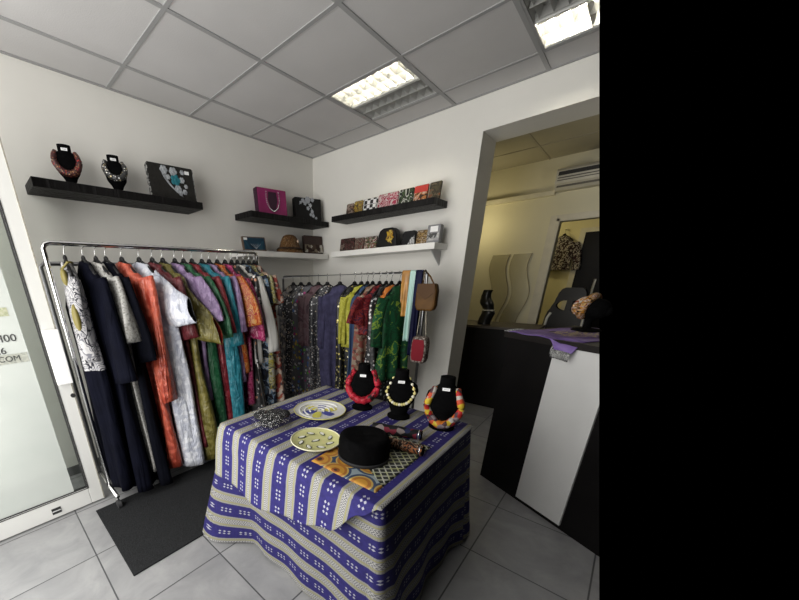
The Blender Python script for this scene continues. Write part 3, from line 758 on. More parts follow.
F['yellowprint']=prn('yellow_grey_print',[(.40,.34,.06),(.10,.10,.08),(.52,.48,.20),(.35,.34,.3)],28,'swirl')
F['redflo']=prn('red_floral_print',[(.30,.05,.04),(.55,.40,.30),(.40,.10,.05),(.08,.05,.05),(.60,.50,.42)],36,'cells')
F['black']=plain('black_cloth',(.004,.004,.0045),.8,0,.3,12,spec=.1)
F['greyfl']=prn('grey_floral',[(.10,.10,.10),(.30,.27,.25),(.05,.05,.055),(.45,.38,.30),(.16,.15,.16)],34,'cells')
F['bw']=sequin('black_white_sequins',(.035,.035,.04),[(.75,.75,.75),(.45,.45,.45),(.6,.5,.4)],60,.45)
F['mauve']=prn('mauve_check',[(.20,.11,.13),(.26,.17,.19),(.13,.08,.10)],16,'noise')
F['violet']=plain('violet_grey_velvet',(.055,.052,.105),.85,0,.3,20,spec=.1)
F['goldflo']=sequin('black_gold_flowers',(.012,.012,.012),[(.72,.62,.22),(.6,.5,.15),(.75,.70,.45)],42,.42)
F['yellow']=prn('lemon_lace',[(.52,.50,.05),(.64,.62,.10),(.45,.42,.04)],40,'noise')
F['bluedk']=plain('dark_blue_denim',(.02,.05,.12),.7,0,.2)
F['brownflo']=prn('tan_floral',[(.30,.18,.12),(.45,.34,.26),(.12,.06,.05),(.36,.10,.08)],40,'cells')
F['darkred']=prn('dark_red_print',[(.20,.012,.018),(.10,.006,.012),(.28,.03,.03),(.06,.02,.05)],28,'noise')
F['bwspot']=sequin('black_white_spots',(.010,.010,.011),[(.55,.55,.55),(.45,.40,.38)],40,.3)
F['orange2']=plain('orange_cotton',(.55,.16,.02),.6,0,.15)
F['greenpr']=prn('green_leaf_print',[(.008,.07,.025),(.012,.10,.035),(.01,.05,.02),(.008,.08,.03),(.22,.34,.04),(.02,.13,.05)],18,'noise')
F['colourflo']=sequin('colourful_flowers',(.12,.12,.14),[(.7,.5,.05),(.75,.75,.75),(.4,.05,.2),(.1,.2,.5),(.2,.5,.1),(.7,.7,.72)],26,.75)

KIM=dict(len=.42,out=.12,r0=.075,r1=.16,th=.022,tilt=.35)
LONG=dict(len=.50,out=.02,r0=.045,r1=.035,th=.03,tilt=.1)
WIDE=dict(len=.50,out=.05,r0=.06,r1=.10,th=.025,tilt=.2)
SHORT=dict(len=.22,out=.05,r0=.055,r1=.06,th=.022,tilt=.3)
XR=.55; ZR=1.67; G1='black hangers on the long rack'
# (name,label,cat, y, rot deg, kwargs)
A=28
row=[
('dress','black and white paisley dress with mustard panels and navy skirt, first on the long rack','dress',-2.665,-6,dict(mat=F['paisley'],lower=F['navy'],lower_z=.62,L=1.46,ws=.16,wh=.19,d=.035,dh=.06,collarm=F['mustard'],sleeve=dict(len=.46,out=.0,r0=.05,r1=.04,th=.028,tilt=.1,sides=(1,)))),
('robe','long navy robe hanging second on the long rack','robe',-2.575,6,dict(mat=F['navy'],L=1.51,ws=.19,wh=.22,d=.04,dh=.07,fold=.024,sleeve=dict(WIDE,len=.60,r1=.13,out=.06,th=.034,sides=(1,)))),
('tunic','silver brocade tunic with a long narrow sleeve between the navy robes','tunic',-2.51,8,dict(mat=F['silverdot'],L=1.40,ws=.18,wh=.20,d=.02,dh=.035,sleeve=dict(LONG,len=.36,out=.11,r0=.055,r1=.022,th=.028,tilt=.3,sides=(1,)))),
('robe','blue-black robe hanging between silver tunic and coral robe','robe',-2.455,10,dict(mat=F['navy2'],L=1.52,ws=.19,wh=.25,dh=.055,fold=.022,sleeve=dict(WIDE,len=.50,out=.06,sides=(1,)))),
('robe','shiny coral red satin robe with wide sleeve','robe',-2.365,15,dict(mat=F['coral'],L=1.44,ws=.20,wh=.21,dh=.06,fold=.028,sleeve=dict(WIDE,len=.80,out=.05,r0=.09,r1=.045,th=.036,sides=(1,)))),
('robe','silver white satin robe with a big pointed sleeve','robe',-2.26,19,dict(mat=F['silver'],L=1.47,ws=.21,wh=.27,waist=.235,dh=.06,fold=.028,sleeve=dict(len=.24,out=.15,th=.034,sides=(1,),wing=(.25,.20,.30,.075)),lining=F['black'])),
('tunic','maroon satin tunic half hidden behind the silver white robe','tunic',-2.175,20,dict(mat=F['maroon'],L=1.35,ws=.19,wh=.24,sleeve=dict(WIDE,len=.4,sides=(1,)))),
('robe','olive satin robe with red lined bell sleeve','robe',-2.105,20,dict(mat=F['olive'],L=1.48,ws=.20,wh=.27,waist=.24,dh=.06,fold=.03,sleeve=dict(len=.36,out=.18,th=.034,sides=(1,),wing=(.30,.22,.45,.09)),lining=F['redlin'])),
('robe','lilac satin robe next to the olive one','robe',-2.02,18,dict(mat=F['lilac'],L=1.0,ws=.20,wh=.21,sleeve=dict(WIDE,len=.30,out=.11,sides=(1,)))),
('robe','emerald green satin robe on the long rack','robe',-1.955,18,dict(mat=F['green'],L=1.46,ws=.20,wh=.24,sleeve=dict(WIDE,len=.42,out=.12,sides=(1,)))),
('robe','crimson satin robe between the green and turquoise robes','robe',-1.89,18,dict(mat=F['red'],L=1.40,ws=.20,wh=.22,sleeve=dict(WIDE,len=.40,out=.08,sides=(1,)))),
('robe','long turquoise satin robe on the long rack','robe',-1.81,18,dict(mat=F['teal'],L=1.46,ws=.21,wh=.27,waist=.23,dh=.055,fold=.022,sleeve=dict(WIDE,len=.5,out=.06,r1=.07,sides=(1,)))),
('tunic','pale lilac tunic right behind the turquoise robe','tunic',-1.75,17,dict(mat=F['lilac'],L=.92,ws=.20,wh=.23,d=.02,sleeve=dict(WIDE,len=.40,out=.08,r1=.06,sides=(1,)))),
('robe','orange and red brocade robe on the long rack','robe',-1.68,17,dict(mat=F['orange'],L=.85,ws=.20,wh=.22,sleeve=dict(WIDE,len=.36,out=.12,sides=(1,)))),
('robe','magenta pink brocade robe with wide sleeve','robe',-1.61,15,dict(mat=F['pink'],L=1.15,ws=.20,wh=.20,sleeve=dict(WIDE,len=.46,out=.10,r1=.09,tilt=-.2,sides=(1,)))),
('dress','black dress scattered with pale dots, behind the magenta robe','dress',-1.55,15,dict(mat=F['blackdot'],L=1.40,ws=.20,wh=.26,sleeve=dict(SHORT,sides=(1,)))),
('shirt','plain cream long sleeved shirt on the long rack','shirt',-1.495,13,dict(mat=F['cream'],L=.80,ws=.20,wh=.20,d=.022,sleeve=dict(LONG,len=.58,out=.15,r0=.055,r1=.04,th=.034,sides=(1,)))),
('dress','black dress with blue and white flowers beside the cream shirt','dress',-1.435,13,dict(mat=F['blackflo'],L=1.38,ws=.20,wh=.25,sleeve=dict(SHORT,sides=(1,)))),
('dress','yellow and grey print dress second from last on the long rack','dress',-1.38,11,dict(mat=F['yellowprint'],L=1.05,ws=.20,wh=.24,sleeve=dict(SHORT,sides=(1,)))),
('dress','red and cream floral dress, last on the long rack','dress',-1.325,11,dict(mat=F['redflo'],L=1.38,ws=.20,wh=.25,sleeve=dict(SHORT,sides=(1,)))),
]
for k,(nm,lab,cat,y,rot,kw) in enumerate(row):
    kw=dict(kw); mt=kw.pop('mat'); a=radians(rot)
    short=lab.split(',')[0]
    place_hanger((XR,y,ZR-.004),a,'black hanger of the '+short,G1)
    g_=garment(nm,lab,cat,(XR,y,ZR-HD-.005),a,mt,seed=k,**kw)
    if k==0:
        for c_,s_ in (((.155,-.030,-.31),(.035,.022,.08)),((.09,-.032,-.09),(.035,.018,.045))):
            MB().ball(c_,1,14,10,s_).build('mustard_panel',F['mustard'],g_,smooth=True)
# darker things on the rear rail of the long rack
for k,(y,mt,lab) in enumerate([(-2.5,F['black'],'black coat on the rear rail behind the navy robes'),(-2.2,F['black'],'black coat on the rear rail behind the silver white robe'),(-1.9,F['maroon'],'maroon coat on the rear rail behind the green robe'),(-1.55,F['black'],'black coat on the rear rail behind the magenta robe')]):
    place_hanger((.30,y,1.571),radians(80),'black hanger of the '+lab,'black hangers on the rear rail')
    garment('coat',lab,'coat',(.30,y,1.575-HD-.005),radians(80),mt,L=1.25,ws=.18,wh=.17,d=.03,dh=.045,seed=40+k)

# second rack
YR=-.55; ZR2=1.483; G2='black hangers on the short rack'
row2=[
('dress','grey floral dress at the left end of the short rack','dress',.21,52,dict(mat=F['greyfl'],L=1.25,ws=.18,wh=.19)),
('dress','black dress with white sequins on the short rack','dress',.33,48,dict(mat=F['bw'],L=1.2,ws=.19,wh=.2,sleeve=dict(SHORT,sides=(1,-1)))),
('dress','colourful flower covered dress on the short rack','dress',.45,46,dict(mat=F['colourflo'],L=1.25,ws=.19,wh=.22)),
('tunic','mauve checked tunic on the short rack','tunic',.58,44,dict(mat=F['mauve'],L=.62,ws=.19,wh=.19,sleeve=dict(LONG,sides=(1,-1)))),
('dress','grey dress with silver sequin stripes on the short rack','dress',.70,44,dict(mat=F['bw'],L=1.2,ws=.18,wh=.19)),
('coat','violet grey velvet coat on the short rack','coat',.86,46,dict(mat=F['violet'],L=1.05,ws=.19,wh=.19,d=.035,sleeve=dict(LONG,sides=(1,-1)))),
('dress','black dress with gold flowers beside the lemon shirt','dress',1.03,32,dict(mat=F['goldflo'],L=1.15,ws=.17,wh=.17,d=.02,dh=.035)),
('shirt','lemon yellow lace shirt on the short rack','shirt',1.105,34,dict(mat=F['yellow'],L=.56,ws=.17,wh=.18,d=.03,dh=.05,sleeve=dict(LONG,len=.42,out=.03,sides=(1,-1)))),
('dress','dark blue dress behind the lemon shirt','dress',1.17,26,dict(mat=F['bluedk'],L=1.0,ws=.16,wh=.17,d=.02,dh=.03)),
('dress','tan floral dress on the short rack','dress',1.225,24,dict(mat=F['brownflo'],L=1.1,ws=.16,wh=.17,d=.02,dh=.03)),
('tunic','dark red print tunic with loose sleeves on the short rack','tunic',1.295,24,dict(mat=F['darkred'],L=.42,ws=.18,wh=.19,d=.025,dh=.04,sleeve=dict(WIDE,len=.22,out=.07,sides=(1,-1)))),
('dress','black dress with white spots on the short rack','dress',1.36,22,dict(mat=F['bwspot'],L=1.15,ws=.16,wh=.17,d=.02,dh=.04)),
('dress','plain orange dress squeezed beside the green print robe','dress',1.41,20,dict(mat=F['orange2'],L=.5,ws=.13,wh=.14,d=.018,dh=.025)),
('robe','green robe with lime leaf print on the short rack','robe',1.485,20,dict(mat=F['greenpr'],L=.80,ws=.17,wh=.19,d=.04,dh=.065,fold=.026,sleeve=dict(WIDE,len=.4,out=.05,r1=.07,sides=(1,-1)))),
]
for k,(nm,lab,cat,x,rot,kw) in enumerate(row2):
    kw=dict(kw); mt=kw.pop('mat'); a=radians(90-rot)+pi
    place_hanger((x,YR,ZR2-.003),a,'black hanger of the '+lab.split(',')[0],G2)
    garment(nm,lab,cat,(x,YR,ZR2-HD-.005),a,mt,seed=80+k,**kw)
# scarves looped over the short rack
def scarf(label,x,w,m,dz,seed,name='scarf'):
    R=random.Random(seed); q=R.uniform(0,6); rings=[]
    m_=MB()
    prof=[(-.018-.004*k*0,-(dz-dz*k/16)) for k in range(16)]+[(-.016*cos(pi*k/8),.016*sin(pi*k/8)) for k in range(9)]+[(.018,-(dz*.9)*k/16) for k in range(1,17)]
    def fn(u,v):
        i=v*(len(prof)-1); a=int(min(i,len(prof)-2)); f=i-a
        y=prof[a][0]*(1-f)+prof[a+1][0]*f; z=prof[a][1]*(1-f)+prof[a+1][1]*f
        sway=min(1,max(0,-z/.4)); s=-1 if y<0 else 1
        return (x+(u-.5)*w*(1+.1*sin(4*z+q)),YR+y+s*.0+sway*.014*sin(9*u+q+3*z)+ (s*.012*sway),ZR2+z)
    m_.grid(fn,10,60)
    return tag(m_.build(name,m,smooth=True,loc=(x,YR,ZR2-dz),solid=.003),label,'scarf')
scarf('ochre orange scarf over the short rack beside the mint one',1.545,.062,plain('ochre_silk',(.42,.20,.04),.4,0,.3,12),.34,1)
scarf('pale mint scarf hanging on the short rack',1.605,.05,plain('mint_silk',(.42,.62,.56),.5,0,.1),.54,2)
scarf('navy blue scarf hanging on the short rack beside the mint one',1.655,.055,plain('navy_silk',(.007,.008,.035),.6,0,.2,spec=.14),.66,3)
# bags at the rack end
leather=plain('tan_leather',(.10,.045,.008),.55,0,.25,14,spec=.25); chainm=metal('aged_chain',(.35,.32,.26),.4)
def rack_bag(label,cx_,zt,w,h,d,m,front,strap_z,yv):
    r=thing('shoulder_bag',label,'bag',(cx_,yv,zt-h))
    pro=[(-w*.42,h),(w*.42,h),(w*.5,h*.75),(w*.5,h*.2),(w*.4,0),(-w*.4,0),(-w*.5,h*.2),(-w*.5,h*.75)]
    Mx=Matrix.Rotation(pi/2,4,'X')
    MB().prism(pro,-d/2,d/2,M=Mx).build('body',m,r,bevel=.015)
    fp=[(x*.98,z) for x,z in ((-w*.42,h),(w*.42,h),(w*.46,h*.7),(0,h*.42),(-w*.46,h*.7))] if front[1]=='flap' else [(x*.8,z*.8+h*.1) for x,z in pro]
    MB().prism(fp,d/2,d/2+.004,M=Mx).build('flap' if front[1]=='flap' else 'front_panel',front[0],r)
    # strap up over the rail
    L_=strap_z-(zt-h)
    ox=1.697-cx_; oy=YR-yv
    pth=[(-w*.3,0,h*.95),(ox*.5-w*.12,oy*.5,h+(L_-h)*.5),(ox-.004,oy-.014,L_-.012),(ox,oy,L_+.004),(ox+.004,oy+.014,L_-.012),(ox*.5+w*.12,oy*.5+.02,h+(L_-h)*.5),(w*.3,0,h*.95)]
    sm=[]
    P=[Vector(p) for p in pth]
    for a,b in zip(P,P[1:]):
        for t in range(6): sm.append(a+(b-a)*t/6)
    sm.append(P[-1])
    cm_=MB()
    cm_.tube([tuple(p) for p in sm],lambda t:.004+.002*sin(t*220),n=8)
    cm_.build('chain_strap',chainm if front[1]!='flap' else leather,r,smooth=True)
    return r
rack_bag('small tan brown shoulder bag hanging at the right end of the short rack',1.755,1.40,.16,.20,.07,leather,(plain('dark_tan',(.075,.032,.007),.55,spec=.25),'flap'),ZR2+.012,-.60)
rack_bag('red shoulder bag with speckled side on a chain strap, below the tan bag',1.775,1.01,.125,.21,.08,prn('speckled_weave',[(.25,.2,.17),(.45,.4,.35),(.12,.08,.07)],90,'cells'),(plain('red_leather',(.20,.006,.016),.6,0,.1,spec=.2),'panel'),ZR2+.012,-.665)

# ------------------------------------------------------------------ floor mat
mt=NB('charcoal_ribbed_mat'); v=mt.coord(); nz=mt.noise(v,160,3,.6); mt.bump(nz,.7,.006)
tag(MB().box((.645,-2.885,.0005),(1.375,-1.75,.010)).build('floor_mat',mt.fin(mt.ramp(nz,[(.3,(.008,.0085,.009)),(.75,(.024,.025,.027))]),.9,0,.2),bevel=.003,loc=(1.01,-2.3,0)),'dark grey rectangular floor mat in front of the long rack','mat')

# ------------------------------------------------------------------ table and cloths
TX0,TX1,TY0,TY1=1.455,2.455,-2.305,-1.43
tr=thing('display_table','square display table hidden under the blue striped cloths','table',(1.955,-1.87,0),world=True)
MB().box((TX0+.01,TY0+.01,ZT-.035),(TX1-.01,TY1-.01,ZT-.004)).build('tabletop',plain('pine',(.4,.28,.15),.6),tr)
for x in (TX0+.06,TX1-.06):
    for y in (TY0+.06,TY1-.06): MB().box((x-.025,y-.025,0),(x+.025,y+.025,ZT-.035)).build('leg',plain('pine_leg',(.4,.28,.15),.6),tr)
skm=cloth_mat('blue_striped_wax_cloth',.145,.06,.60,.58)
ovm=cloth_mat('blue_striped_top_cloth',.1385,.40,1.0,.74)
def skirt():
    # perimeter points of rounded rectangle, with arc length
    per=[]; rr=.03
    cs=[(TX1-rr,TY0+rr,-pi/2),(TX1-rr,TY1-rr,0),(TX0+rr,TY1-rr,pi/2),(TX0+rr,TY0+rr,pi)]
    for ci,(cx_,cy_,a0) in enumerate(cs):
        for k in range(7):
            a=a0+pi/2*k/6; per.append((cx_+rr*cos(a),cy_+rr*sin(a),cos(a),sin(a),1-abs(k-3)/3.0))
        nx=cs[(ci+1)%4]; p=per[-1]; q=(nx[0]+rr*cos(nx[2]),nx[1]+rr*sin(nx[2]))
        for k in range(1,26):
            t=k/26; per.append((p[0]+(q[0]-p[0])*t,p[1]+(q[1]-p[1])*t,p[2],p[3],max(0,1-min(t,1-t)*7)*.6))
    per.append(per[0]); N=len(per)
    L=[0]
    for a,b in zip(per,per[1:]): L.append(L[-1]+math.hypot(b[0]-a[0],b[1]-a[1]))
    rows=30; vs=[];us=[];fs=[]
    for j in range(rows+1):
        t=j/rows; z=ZT-.002-(ZT-.014)*t
        for i,(x,y,nx,ny,cor) in enumerate(per):
            s=L[i] if i<N-1 else 0
            w_=.5+.5*sin(s*7.2+.6)
            leftc=max(0,1-math.hypot(x-TX0,y-TY0)/.22)
            fr_=max(0,-ny); o_=t*(.035+.03*w_+.045*cor)*(1-.75*fr_)+t*t*.009*sin(s*23)+ .07*leftc*t
            ex=-.03*leftc*t
            px,py=x+nx*o_+ex,y+ny*o_-(.10*leftc*t)
            vs.append((px,py,max(.006,z+ (t*.012*sin(s*9)if t>.9 else 0))))
            sag=.012*sin(s*6)*t
            us.append((L[i],ZT-z+sag))
    for j in range(rows):
        for i in range(N-1): fs.append((j*N+i,j*N+i+1,(j+1)*N+i+1,(j+1)*N+i))
    m=MB().add(vs,fs,us)
    # top sheet so that the cloth closes over the table
    m.add([(TX0+.01,TY0+.01,ZT-.003),(TX1-.01,TY0+.01,ZT-.003),(TX1-.01,TY1-.01,ZT-.003),(TX0+.01,TY1-.01,ZT-.003)],[(0,1,2,3)],[(0,0),(1,0),(1,1),(0,1)])
    return m
tag(skirt().build('tablecloth',skm,smooth=True,loc=(1.955,-1.87,0)),'blue and grey striped cloth hanging to the floor round the table','tablecloth')
def overlay():
    m=MB(); NX=60
    hem=lambda x: interp((x-TX0)/(TX1-TX0),[(0,.30),(.35,.315),(.62,.265),(.82,.18),(.94,.06),(1.0,.012)])[0]
    YA=-2.315
    def fn(u,v):
        x=TX0-.004+(TX1-TX0+.012)*u
        # v 0..0.55 top from back to front edge, then round edge, then down
        if v<.5:
            y=TY1+(TY0-TY1)*(v/.5); return (x,y,ZT+.002)
        k=(v-.5)/.5; D=hem(x); s=D*k
        rb=.014
        if s<rb*1.57:
            a=s/rb; return (x,TY0-rb*sin(a)-.004,ZT+.002-rb*(1-cos(a)))
        zz=ZT+.002-rb-(s-rb*1.57); fo=.055*((s)/.3)+.014*sin(14*x+1)*min(1,s/.15)
        return (x,TY0-rb-.004-fo*.75-.014*min(1,s/.1),zz)
    def uv(u,v):
        x=TX0+(TX1-TX0)*u
        y=(TY1-TY0)*(v/.5) if v<.5 else (TY1-TY0)+hem(x)*(v-.5)/.5
        return (y,u*1.0+.0)
    m.grid(fn,NX,60,uv=uv)
    return m
tag(overlay().build('table_runner',ovm,smooth=True,loc=(1.955,-1.87,ZT),solid=.003),'second striped cloth covering the table top, its hem drooping over the left side','tablecloth')
# placemat
b=NB('sunflower_lattice_print'); v=b.coord(); s=b.new('ShaderNodeSeparateXYZ'); b.L.new(v,s.inputs[0])
lat=b.m_('MAXIMUM',b.m_('GREATER_THAN',b.m_('FRACT',b.m_('MULTIPLY',b.m_('ADD',s.outputs[0],s.outputs[1]),28)),.78),b.m_('GREATER_THAN',b.m_('FRACT',b.m_('MULTIPLY',b.m_('SUBTRACT',s.outputs[0],s.outputs[1]),28)),.78))
latc=b.mix(lat,(.012,.015,.012),b.ramp(b.noise(v,25,2),[(.4,(.42,.44,.20)),(.6,(.50,.50,.45))]))
dv=b.vor(b.map(v,scale=(1,1,1),loc=(.05,.02,0)),9.5,rand=.35)
sun=b.ramp(dv,[(0,(.03,.015,.008)),(.13,(.26,.07,.012)),(.20,(.48,.24,.03)),(.36,(.34,.13,.02)),(.46,(.45,.30,.08)),(.52,(.03,.05,.10)),(.62,(.25,.30,.32))],'CONSTANT')
near=b.m_('LESS_THAN',b.m_('ADD',s.outputs[1],b.m_('MULTIPLY',s.outputs[0],.6)),-.085)
plm=b.fin(b.mix(near,latc,sun),.6)
def pm(u,v): 
    return (2.085+.315*u,-2.262+.455*v,TT+.0018+.0012*sin(9*u+7*v))
tag(MB().grid(pm,20,24).build('placemat',plm,smooth=True,loc=(2.24,-2.03,TT),solid=.002),'printed mat with orange sunflowers and black lattice under the black hat','placemat')
# hat
r=thing('pillbox_hat','round black brimless hat sitting on the printed mat','hat',(2.222,-2.078,TT+.004))
n=40; R=[]
for z,a in ((0,.103),(.004,.106),(.03,.109),(.07,.1075),(.094,.103),(.101,.097),(.104,.088),(.1015,.07),(.0995,.03),(.099,.003)):
    R.append([(a*cos(2*pi*i/n)*(1+.008*sin(3*2*pi*i/n)),a*sin(2*pi*i/n),z+.002*sin(2*2*pi*i/n)*(z>.05)) for i in range(n)])
MB().loft(R).build('crown',M['velvet'],r,smooth=True)
R=[[(a*cos(2*pi*i/n),a*sin(2*pi*i/n),z) for i in range(n)] for z,a in ((.001,.1075),(.001,.1085),(.016,.1105),(.016,.1095))]
MB().loft(R).build('band',plain('black_band',(.014,.014,.015),.8),r,smooth=True)
# rolled goods
def roll(label,p0,p1,rad,m,endm,zoff):
    c=(Vector((*p0,TT+zoff+rad))+Vector((*p1,TT+zoff+rad)))/2
    r=thing('rolled_cloth',label,'rolled cloth',(c.x,c.y,TT+zoff),world=True)
    a=Vector((*p0,TT+zoff+rad)); b_=Vector((*p1,TT+zoff+rad))
    P=[a+(b_-a)*k/14 for k in range(15)]
    MB().tube(P,lambda t:rad*(.86+.14*min(1,t*5)*1)*(1+.03*sin(14*t)),n=20).build('roll',m,r,smooth=True,auto=50)
    d=(b_-a).normalized()
    MB().cyl(tuple(b_+d*.0005),tuple(b_+d*.004),rad*.92,n=20).build('end_cap',endm,r)
    MB().cyl(tuple(b_-d*.012),tuple(b_-d*.006),rad*1.03,n=20).build('band',M['silver'],r,smooth=True)
    return r
rollm=prn('black_red_blue_print',[(.008,.008,.009),(.22,.02,.04),(.008,.008,.009),(.02,.03,.10),(.008,.008,.009),(.30,.25,.24),(.010,.010,.011),(.010,.010,.011)],38,'cells')
rollm2=prn('black_rust_print',[(.012,.010,.010),(.40,.14,.05),(.02,.012,.012),(.50,.30,.18),(.015,.01,.01)],26,'swirl')
roll('long black roll with red and blue print, the far one beside the hat',(2.115,-1.842),(2.335,-1.773),.024,rollm,M['velvet'],.003)
roll('short black and rust print roll, the one nearer the hat',(2.245,-1.93),(2.405,-1.905),.023,rollm2,M['velvet'],.003)
# plates
def plate(label,c,rad,cols,rimc,motif):
    r=thing('decorative_plate',label,'plate',(c[0],c[1],TT+.001))
    n=48; R=[]
    for z,a in ((0,.55),(.004,.6),(.016,.98),(.02,1.0),(.019,.985),(.009,.62),(.0075,.55),(.0075,.02)):
        R.append([(rad*a*cos(2*pi*i/n),rad*a*sin(2*pi*i/n),z) for i in range(n)])
    MB().loft(R).build('dish',cols,r,smooth=True,auto=60)
    MB().tube([(rad*.99*cos(2*pi*i/n),rad*.99*sin(2*pi*i/n),.0195) for i in range(n)],.003,n=8,closed=True).build('rim',rimc,r,smooth=True)
    motif(r,rad); return r
def leaves(r,rad):
    wl=plain('white_leaf',(.75,.75,.68),.5); kl=plain('dark_outline',(.04,.05,.03),.5)
    for k in range(9):
        a=k*2*pi/8+.3; q=.62 if k<8 else 0; x,y=rad*q*cos(a),rad*q*sin(a); z=.0085 if q<.6 else .0115
        for sc_,mm,dz in ((1.0,kl,0),(.72,wl,.0012)):
            L_=rad*.19*sc_; W=rad*.085*sc_; th=a+.9
            pts=[(x+L_*cos(t)*cos(th)-W*sin(t)*sin(th),y+L_*cos(t)*sin(th)+W*sin(t)*cos(th)) for t in [2*pi*i/14 for i in range(14)]]
            MB().prism(pts,z+dz,z+dz+.0014).build('leaf' if mm is wl else 'leaf_outline',mm,r)
def swirls(r,rad):
    wl=plain('white_stripe',(.78,.78,.76),.5); bl_=plain('blue_patch',(.05,.06,.28),.5); yl=plain('yellow_patch',(.62,.58,.10),.5)
    m=MB()
    for k in range(4):
        m.tube([(rad*(.18+.2*k)*cos(t),rad*(.18+.2*k)*sin(t),.0095+.0035*(k>2)) for t in [.4*k+pi*1.25*i/24 for i in range(25)]],.0055,n=6)
    m.build('white_swirl',wl,r,smooth=True)
    for j,mm in ((0,bl_),(1,yl)):
        m=MB()
        for k in range(3):
            a=k*2.1+j*1.0; m.prism([(rad*(.45+.33*cos(t))*cos(a)-rad*.16*sin(t)*sin(a),rad*(.45+.33*cos(t))*sin(a)+rad*.16*sin(t)*cos(a)) for t in [2*pi*i/16 for i in range(16)]],.0085,.0105+.0006*j)
        m.build('petal',mm,r)
plate('round pale yellow plate with white leaf pattern near the front edge of the table',(1.985,-2.125),.118,plain('pale_yellow_glaze',(.55,.54,.24),.4),plain('cream_rim',(.68,.66,.48),.4),leaves)
plate('round white blue and yellow swirl plate behind the pale yellow one',(1.755,-1.84),.150,plain('white_glaze',(.60,.60,.58),.4),plain('yellow_rim',(.60,.57,.20),.4),swirls)
# wrapped black fascinator
r=thing('wrapped_fascinator','black feathered headpiece in a crinkled clear plastic bag at the left table edge','headpiece',(1.66,-2.13,TT))
m=MB(); R=random.Random(3)
for k in range(16): m.ball((R.uniform(-.075,.075),R.uniform(-.06,.06),.028+R.uniform(0,.03)),R.uniform(.02,.034),9,6,(1.2,1,.75))
m.build('headpiece',prn('black_feather',[(.010,.010,.011),(.03,.03,.032),(.008,.008,.009),(.10,.10,.11)],70,'noise'),r,smooth=True)
R=random.Random(9); rings=[]
for k in range(9):
    t=k/8; z=.002+.088*t; a=.115*(1-.55*t**2.4)
    rings.append([(a*cos(2*pi*i/26)*(1.1+.10*R.uniform(-1,1)),a*sin(2*pi*i/26)*(.85+.10*R.uniform(-1,1)),z+.006*R.uniform(-1,1)*(k>0)) for i in range(26)])
MB().loft(rings).build('plastic_bag',M['wrap'],r,smooth=True)

# ------------------------------------------------------------------ reception counter
CA=Vector((2.367,-.659,0)); ct=Vector((.8793,-.4763,0)); cb=Vector((.4763,.8793,0))
def cp(t,s,z): return tuple(CA+ct*t+cb*s+Vector((0,0,z)))
def cbox(m,t0,t1,s0,s1,z0,z1):
    vs=[cp(t,s,z) for z in (z0,z1) for t,s in ((t0,s0),(t1,s0),(t1,s1),(t0,s1))]
    return m.add(vs,[(0,3,2,1),(4,5,6,7),(0,1,5,4),(1,2,6,5),(2,3,7,6),(3,0,4,7)])
ZC=1.10; TE=1.3
r=thing('reception_counter','black reception counter with one white front panel','counter',cp(.4,.3,0),world=True)
r['_w']=1
end_of_room(cbox(MB(),0,TE,0,.6,0,ZC-.035).build('body',M['black'],r))
end_of_room(cbox(MB(),-.02,TE,-.02,.62,ZC-.035,ZC).build('countertop',plain('dark_counter_top',(.012,.010,.009),.45,0,.2,6,spec=.2),r))
end_of_room(cbox(MB(),.312,.604,-.012,-.0005,.030,ZC-.036).build('front_panel',plain('white_front_panel',(.56,.56,.55),.35,0,.02),r))
# purple scarf on the counter
b=NB('purple_gold_scarf'); uvn=b.new('ShaderNodeUVMap'); v=uvn.outputs[0]; sp=b.new('ShaderNodeSeparateXYZ'); b.L.new(v,sp.inputs[0])
base=b.ramp(b.noise(b.map(v,scale=(2,14,1)),2,3),[(.35,(.11,.06,.24)),(.65,(.22,.14,.38))])
dx=b.m_('SUBTRACT',sp.outputs[0],.5); dy=b.m_('SUBTRACT',sp.outputs[1],.55)
rr=b.m_('SQRT',b.m_('ADD',b.m_('MULTIPLY',dx,dx),b.m_('MULTIPLY',dy,dy)))
fl_=b.m_('MULTIPLY',b.m_('LESS_THAN',rr,.33),b.m_('GREATER_THAN',b.noise(v,16,3,.6,1.5),.5))
pur=b.fin(b.mix(fl_,base,(.48,.40,.20)),.55)
r=thing('scarf','purple scarf with gold flower print spread over the counter','scarf',cp(.2,.25,ZC),world=True)
def sf(u,v):
    t=.012+.42*u+.05*v; s=-.020+.60*v
    z=ZC+.004+.003*sin(17*u+5*v)+.003*sin(11*v)
    if v<.1 and u>.62:
        k=(.1-v)/.1*min(1,(u-.62)/.15); s=s-.030*k; z-=.055*k*k
    return cp(t,s,z)
end_of_room(MB().grid(sf,36,36).build('cloth',pur,r,smooth=True,solid=.003))
wt=prn('white_fringe',[(.62,.62,.60),(.25,.25,.25),(.72,.72,.70)],120,'noise')
m=MB()
for k in range(12):
    u=.74+.022*k; p=Vector(sf(min(u,1),0)); m.tube([tuple(p),tuple(p+Vector((-.004,-.008,-.018))),tuple(p+Vector((-.004,-.008,-.045)))],.004,n=6)
m.build('fringe',wt,r,smooth=True); m=MB()
for k in range(10):
    v_=.02*k; p=Vector(sf(0,v_)); m.tube([tuple(p),tuple(p+Vector((-.012,.004,.004))),tuple(p+Vector((-.03,.01,.002)))],.003,n=6)
m.build('fringe',wt,r,smooth=True)
